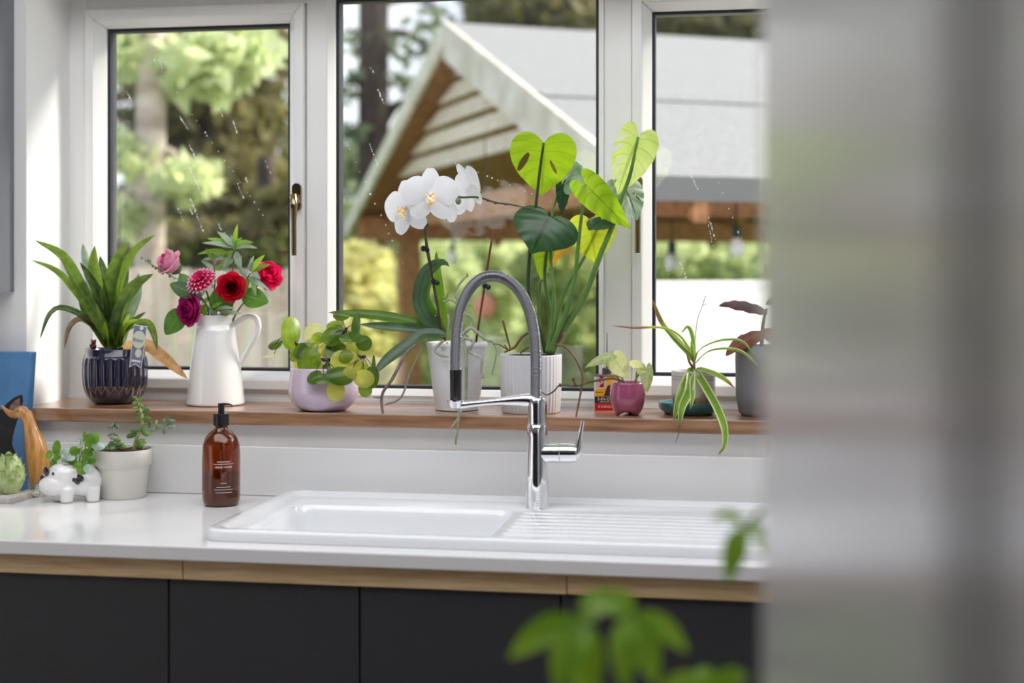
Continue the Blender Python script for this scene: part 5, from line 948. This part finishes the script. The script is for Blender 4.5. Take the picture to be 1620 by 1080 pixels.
for s in (0, 1):
    lo, hi = (-.12, W/2) if s == 0 else (W/2, W+.12); ze = EZ-.12*(AZ-EZ)/(W/2)
    zl, zh = (ze, AZ) if s == 0 else (AZ, ze)
    build('roof_felt', hexa([gz(lo,-ov_,zl), gz(lo,LR+ov_,zl), gz(hi,LR+ov_,zh), gz(hi,-ov_,zh)], [gz(lo,-ov_,zl+.035), gz(lo,LR+ov_,zl+.035), gz(hi,LR+ov_,zh+.035), gz(hi,-ov_,zh+.035)]), M_felt, t, smooth=False)
    build('roof_boarding', hexa([gz(lo,-ov_+.02,zl-.03), gz(lo,LR,zl-.03), gz(hi,LR,zh-.03), gz(hi,-ov_+.02,zh-.03)], [gz(lo,-ov_+.02,zl-.001), gz(lo,LR,zl-.001), gz(hi,LR,zh-.001), gz(hi,-ov_+.02,zh-.001)]), M_brn, t, smooth=False)
    for q in range(6):
        b = .05+q*(LR-.1)/5; build('rafter', hexa([gz(lo,b,zl-.13), gz(lo,b+.06,zl-.13), gz(hi,b+.06,zh-.13), gz(hi,b,zh-.13)], [gz(lo,b,zl-.03), gz(lo,b+.06,zl-.03), gz(hi,b+.06,zh-.03), gz(hi,b,zh-.03)]), M_brn, t, smooth=False)
    bw = .11 if s else .2
    build('bargeboard', hexa([gz(lo,-ov_-.035,zl-bw+.03), gz(lo,-ov_-.005,zl-bw+.03), gz(hi,-ov_-.005,zh-bw+.03), gz(hi,-ov_-.035,zh-bw+.03)], [gz(lo,-ov_-.035,zl+.04), gz(lo,-ov_-.005,zl+.04), gz(hi,-ov_-.005,zh+.04), gz(hi,-ov_-.035,zh+.04)]), M_pale, t, smooth=False)
zs = lambda f: EZ+(AZ-EZ)*f
for s in (0,):   # felt lap on the near slope and its drip edge
    a0 = W/2*.40; build('felt_lap', hexa([gz(a0,-ov_,zs(.40)+.036), gz(a0,LR+ov_,zs(.40)+.036), gz(a0+.06,LR+ov_,zs(.40)+.036+.06*(AZ-EZ)/(W/2)), gz(a0+.06,-ov_,zs(.40)+.036+.06*(AZ-EZ)/(W/2))], [gz(a0,-ov_,zs(.40)+.046), gz(a0,LR+ov_,zs(.40)+.046), gz(a0+.06,LR+ov_,zs(.40)+.046+.06*(AZ-EZ)/(W/2)), gz(a0+.06,-ov_,zs(.40)+.046+.06*(AZ-EZ)/(W/2))]), M_felt, t, smooth=False)
    ze = EZ-.12*(AZ-EZ)/(W/2); build('eaves_fascia', hexa([gz(-.15,-ov_,ze-.05), gz(-.12,-ov_,ze-.05), gz(-.12,LR+ov_,ze-.05), gz(-.15,LR+ov_,ze-.05)], [gz(-.15,-ov_,ze+.045), gz(-.12,-ov_,ze+.045), gz(-.12,LR+ov_,ze+.045), gz(-.15,LR+ov_,ze+.045)]), M_feltd, t, smooth=False)
NB = 5; zb0 = 2.02
for q in range(NB):   # gable boards, each lapping the one below
    z0, z1 = zb0+q*(AZ-.1-zb0)/NB, zb0+(q+1)*(AZ-.1-zb0)/NB-.028; h0 = (AZ-.12-z0)/(AZ-EZ)*W/2; h1 = max(.02, (AZ-.12-z1)/(AZ-EZ)*W/2)
    build('gable_board', hexa([gz(W/2-h0,-.06,z0), gz(W/2+h0,-.06,z0), gz(W/2+h0,-.03,z0), gz(W/2-h0,-.03,z0)], [gz(W/2-h1,-.03,z1), gz(W/2+h1,-.03,z1), gz(W/2+h1,-.0,z1), gz(W/2-h1,-.0,z1)]), M_tim, t, smooth=False)
pr = .075
for a in (.25, W-.2):
    for b in ((.41-.195) if a > 1 else -.08, LR-.1): bevel(build('post', hexa([gz(a-pr,b-pr,GZ), gz(a+pr,b-pr,GZ), gz(a+pr,b+pr,GZ), gz(a-pr,b+pr,GZ)], [gz(a-pr,b-pr,EZ-.14), gz(a+pr,b-pr,EZ-.14), gz(a+pr,b+pr,EZ-.14), gz(a-pr,b+pr,EZ-.14)]), M_brn, t, smooth=False), .01)
    build('eaves_beam', hexa([gz(a-.05,-.15,EZ-.14), gz(a+.05,-.15,EZ-.14), gz(a+.05,LR,EZ-.14), gz(a-.05,LR,EZ-.14)], [gz(a-.05,-.15,EZ+.02), gz(a+.05,-.15,EZ+.02), gz(a+.05,LR,EZ+.02), gz(a-.05,LR,EZ+.02)]), M_brn, t, smooth=False)
for b in (.05, LR-.1): build('tie_beam', hexa([gz(.35,b,EZ-.06), gz(.35,b+.07,EZ-.06), gz(W-.35,b+.07,EZ-.06), gz(W-.35,b,EZ-.06)], [gz(.35,b,EZ+.08), gz(.35,b+.07,EZ+.08), gz(W-.35,b+.07,EZ+.08), gz(W-.35,b,EZ+.08)]), M_brn, t, smooth=False)
# --- festoon bulbs hanging under the gazebo
M_bulb = pbr('opal_bulb', hexc(240,240,236), .25); M_sock = pbr('bulb_socket', hexc(40,56,54), .5)
for u, v, tt, lab in ((1165,388,5.8,'white festoon bulb hanging lowest at the casement beside the cabinet'),(1063,412,6.4,'round white festoon bulb hanging behind the window handle'),(739,266,8.9,'small white festoon bulb high under the gazebo gable'),(716,405,8.8,'small white festoon bulb beside the gazebo post')):
    p = far(u, v, tt); aa = (p-N0).dot(F1); zroof = EZ+(AZ-EZ)*(1-abs(aa-W/2)/(W/2))-.035; b = thing('festoon_bulb', lab, 'light bulb', p, 'festoon bulbs in the gazebo')
    build('glass_bulb', lathe([(.001,-.05),(.02,-.045),(.032,-.02),(.03,.005),(.018,.03)], p, 16), M_bulb, b); build('socket', lathe([(.018,.03),(.018,.075),(.01,.085)], p, 12), M_sock, b, auto=40)
    build('cord', tube([p+V((0,0,.08)), p+V((0,0,max(.1, zroof-p.z)))], .004, 5, 3), M_sock, b)
p = far(767, 484, 6.6); b = thing('hanging_planter', 'round terracotta planter hanging in the garden behind the tap', 'planter', p)
build('bowl', ball(p, (.056,.056,.058), 20, 12), pbr('terracotta', hexc(196,136,112), .8), b); build('hanger', tube([p+V((0,0,.05)), p+V((0,0,EZ+.25-p.z))], .003, 5, 3), M_sock, b)
# --- fence and low white wall
def board_fence(u0, u1, vtop, t0, t1, n, label, mat, gap=.012):
    a, b = far(u0, vtop, t0), far(u1, vtop, t1); d = (b-a); d.z = 0; L_ = d.length; d.normalize(); nn = V((-d.y, d.x, 0)); ztop = a.z
    f = thing('board_fence', label, 'fence', V((a.x, a.y, GZ)))
    for q in range(n):
        s0, s1 = a+d*(L_*q/n+gap/2), a+d*(L_*(q+1)/n-gap/2); h = ztop+random.uniform(-.01,.01)
        g = lambda p, o, z: V((p.x, p.y, z))+nn*o
        build('board', hexa([g(s0,0,GZ),g(s1,0,GZ),g(s1,.02,GZ),g(s0,.02,GZ)], [g(s0,0,h),g(s1,0,h),g(s1,.02,h),g(s0,.02,h)]), mat, f, smooth=False)
    for zz_ in (.3, ztop-.25): build('rail', hexa([V((a.x,a.y,zz_))+nn*.02, V((b.x,b.y,zz_))+nn*.02, V((b.x,b.y,zz_))+nn*.06, V((a.x,a.y,zz_))+nn*.06], [V((a.x,a.y,zz_+.08))+nn*.02, V((b.x,b.y,zz_+.08))+nn*.02, V((b.x,b.y,zz_+.08))+nn*.06, V((a.x,a.y,zz_+.08))+nn*.06]), mat, f, smooth=False)
board_fence(90, 530, 424, 7.6, 8.2, 15, 'pale timber fence behind the jug and the bromeliad', pbr('fence_timber', hexc(238,222,204), .8, col2=hexc(222,200,178), scale=4, stretch=(4,4,1), island=.08))
p0, p1 = far(1000, 444, 5.0), far(2300, 440, 6.2); d = (p1-p0); d.z = 0; d.normalize(); nn = V((-d.y, d.x, 0))
w = thing('garden_wall', 'low white rendered garden wall behind the spider plant', 'wall', V((p0.x, p0.y, GZ)))
zq = p0.z; g = lambda p, o, z: V((p.x, p.y, z))+nn*o
build('render', hexa([g(p0,0,GZ),g(p1,0,GZ),g(p1,.15,GZ),g(p0,.15,GZ)], [g(p0,0,zq-.04),g(p1,0,zq-.04),g(p1,.15,zq-.04),g(p0,.15,zq-.04)]), pbr('white_render', hexc(252,252,250), .8), w, smooth=False)
build('coping', hexa([g(p0,-.02,zq-.039),g(p1,-.02,zq-.039),g(p1,.17,zq-.039),g(p0,.17,zq-.039)], [g(p0,-.02,zq),g(p1,-.02,zq),g(p1,.17,zq),g(p0,.17,zq)]), pbr('white_coping', hexc(236,236,234), .7), w, smooth=False)
# --- trees and shrubs
def leaves(blobs, size):
    """leaf quads scattered through ellipsoids: [(centre, radii, count)]"""
    V_, F_ = [], []; k0 = 0
    for cc, rr, n_ in blobs:
        n_ = int(n_); u_ = np.random.normal(size=(n_,3)); u_ /= np.linalg.norm(u_, axis=1)[:,None]; rad = np.random.random(n_)**.5
        P_ = np.array(cc)[None]+u_*rad[:,None]*np.array(rr)[None]
        a = np.random.normal(size=(n_,3)); a /= np.linalg.norm(a, axis=1)[:,None]; b = np.cross(a, np.random.normal(size=(n_,3))); b /= np.linalg.norm(b, axis=1)[:,None]
        s = size*np.random.uniform(.6,1.3,(n_,1)); nn_ = np.cross(a, b)
        q = np.stack([P_-a*s, P_+b*s*.5+nn_*s*.12, P_+a*s, P_-b*s*.5+nn_*s*.12], 1).reshape(-1,3); V_.append(q)
        idx = np.arange(n_)*4+k0; F_ += list(zip(idx, idx+1, idx+2, idx+3)); k0 += n_*4
    return [tuple(v) for v in np.concatenate(V_)], [tuple(int(i) for i in f) for f in F_]
LG = lambda n, a, b, tc, tr=.4: leafmat(n, a, b, tr, tc, rough=.5, island=.35, scale=.9, byobj=False, spec=.2)
G_dk = LG('foliage_dark', hexc(104,100,66), hexc(140,132,90), hexc(170,165,100)); G_md = LG('foliage_mid', hexc(164,178,118), hexc(192,200,140), hexc(215,222,145)); G_lt = LG('foliage_light', hexc(206,216,160), hexc(222,230,184), hexc(235,242,190), .5); G_ye = LG('foliage_yellow', hexc(220,214,150), hexc(196,210,144), hexc(230,230,165), .5); G_pn = LG('pine_foliage', hexc(112,124,100), hexc(140,152,122), hexc(170,185,140))
B_pale = pbr('pale_bark', hexc(222,208,194), .9, col2=hexc(176,158,142), scale=4, stretch=(1,1,3)); B_dk = pbr('dark_bark', hexc(84,70,62), .95, col2=hexc(58,48,42), scale=6, stretch=(3,3,.6)); B_br = pbr('brown_bark', hexc(104,88,72), .95)
def plant(name, label, cat, u, tt, trunk, blobs, size, mat, bark, branches=(), group=None):
    b = far(u, 430, tt); b.z = GZ; tr_ = thing(name, label, cat, b, group)
    if trunk:
        r0, r1, hh, lean = trunk; q = V((b.x, b.y, GZ)); build('trunk', tube([q, q+V((lean*.4,0,hh*.5)), q+V((lean,0,hh))], [r0,(r0+r1)/2,r1], 12, 16), bark, tr_)
        for (z0, u1, v1) in branches:
            e = far(u1, v1, tt); s = q+V((lean*z0/hh,0,z0)); build('branch', tube([s, s.lerp(e, .5)+V((0,0,.12)), e], [r1*.45, r1*.3, .012], 6, 10), bark, tr_)
    bl = [(tuple(far(bu, bv, tt+dt)), (ru*(tt+dt)/FPX, dd, rv*(tt+dt)/FPX), n_) for bu, bv, dt, ru, rv, dd, n_ in blobs]
    tag(build('foliage', leaves(bl, size), mat, tr_), kind='stuff'); return tr_
TG = 'trees beyond the garden'
plant('birch_tree', 'pale-barked tree with light green sprays outside the casement by the jug', 'tree', 232, 8.6, (.10,.085,4.6,.06), [(320,110,0,70,60,.4,320),(205,250,0,55,35,.4,150),(295,285,-.2,50,34,.3,260),(205,345,0,50,30,.3,130),(190,70,0,60,60,.4,180),(390,80,0,60,40,.3,140)], .085, G_lt, B_pale, [(2.2,300,285),(2.6,320,120),(2.0,190,340),(3.0,170,60)], TG)
plant('woodland_tree', 'dark brown-green tree filling the casement behind the birch', 'tree', 330, 15, (.16,.1,5.5,.1), [(360,330,0,120,110,1.2,2600),(300,150,.5,120,130,1.2,1500),(410,190,.5,60,110,1.2,420),(420,60,.5,80,60,1,260),(440,350,0,60,50,1,400),(220,380,1,120,90,1.2,1500)], .13, G_dk, B_dk, [(3,420,120),(3.4,260,80)], TG)
plant('background_tree', 'brown-green tree low behind the pale fence at the casement', 'tree', 420, 13, (.12,.08,2.6,0), [(420,400,0,90,60,.8,1400),(290,400,0,120,50,.8,1400),(455,330,0,40,40,.6,200)], .12, G_dk, B_dk, (), TG)
plant('pine_tree', 'tall dark pine trunk with thin branches beside the gazebo gable', 'tree', 591, 12.5, (.15,.12,6.4,0), [(560,60,0,60,26,.4,40),(650,85,0,60,30,.4,40),(665,170,0,40,24,.4,45),(556,140,0,34,30,.3,40),(550,270,.5,40,50,.4,240),(560,210,0,30,20,.3,60),(690,40,0,50,24,.4,60),(640,130,0,40,14,.3,40)], .075, G_pn, B_dk, [(3.4,540,50),(3.6,690,90),(2.9,700,180),(3.0,535,130),(3.9,720,30),(2.5,540,215),(2.7,670,150)], TG)
plant('evergreen_tree', 'dark evergreen tree showing above the gazebo ridge', 'tree', 860, 19, (.25,.18,5,0), [(860,35,0,120,60,1.5,3600),(960,45,.5,80,60,1.2,1000),(775,30,0,36,60,1,700)], .15, G_dk, B_dk, (), TG)
plant('oak_tree', 'loose dark tree with sky gaps above the gazebo roof by the cabinet', 'tree', 1110, 18, (.22,.16,5,0), [(1090,45,0,90,45,1.2,1100),(1180,60,0,70,45,1.2,620),(1050,45,0,40,30,1,300),(1230,10,0,80,60,1,900)], .14, G_dk, B_dk, (), TG)
SG = 'shrubs behind the gazebo'
plant('garden_shrub', 'yellow and green shrub left of the gazebo post', 'shrub', 575, 11.5, None, [(565,440,0,60,60,.5,900),(585,540,-.3,70,90,.5,1400),(545,560,-.5,60,80,.5,900)], .075, G_ye, B_br, (), SG)
plant('garden_shrub', 'pale green shrub between the gazebo post and the orchid', 'shrub', 690, 13, None, [(690,440,0,70,70,.6,1300),(700,560,0,90,80,.6,1500)], .08, G_lt, B_br, (), SG)
plant('garden_shrub', 'light green bush framed by the tap arch', 'shrub', 790, 14.6, None, [(790,430,0,80,80,.6,1500),(800,560,0,90,90,.6,1600)], .08, G_lt, B_br, (), SG)
plant('garden_shrub', 'green bush behind the monstera stalks', 'shrub', 900, 13, None, [(890,430,0,80,70,.6,1400),(910,550,0,90,90,.6,1600)], .08, G_md, B_br, (), SG)
plant('garden_shrub', 'soft green hedge plant under the gazebo eaves by the handle', 'shrub', 1090, 13.5, None, [(1060,430,0,90,60,.6,1500),(1170,430,0,90,60,.6,1400),(1110,520,0,120,80,.6,1600),(1290,430,0,110,80,.6,1400),(1450,430,0,110,90,.6,1400),(1620,430,0,110,90,.6,1400),(1780,430,0,110,90,.6,1400)], .08, G_lt, B_br, (), SG)
plant('garden_shrub', 'mid green shrub behind the lowest part of the pine trunk', 'shrub', 545, 17.5, None, [(550,370,0,60,50,.6,800),(630,410,0,60,50,.6,800)], .09, G_md, B_br, (), SG)
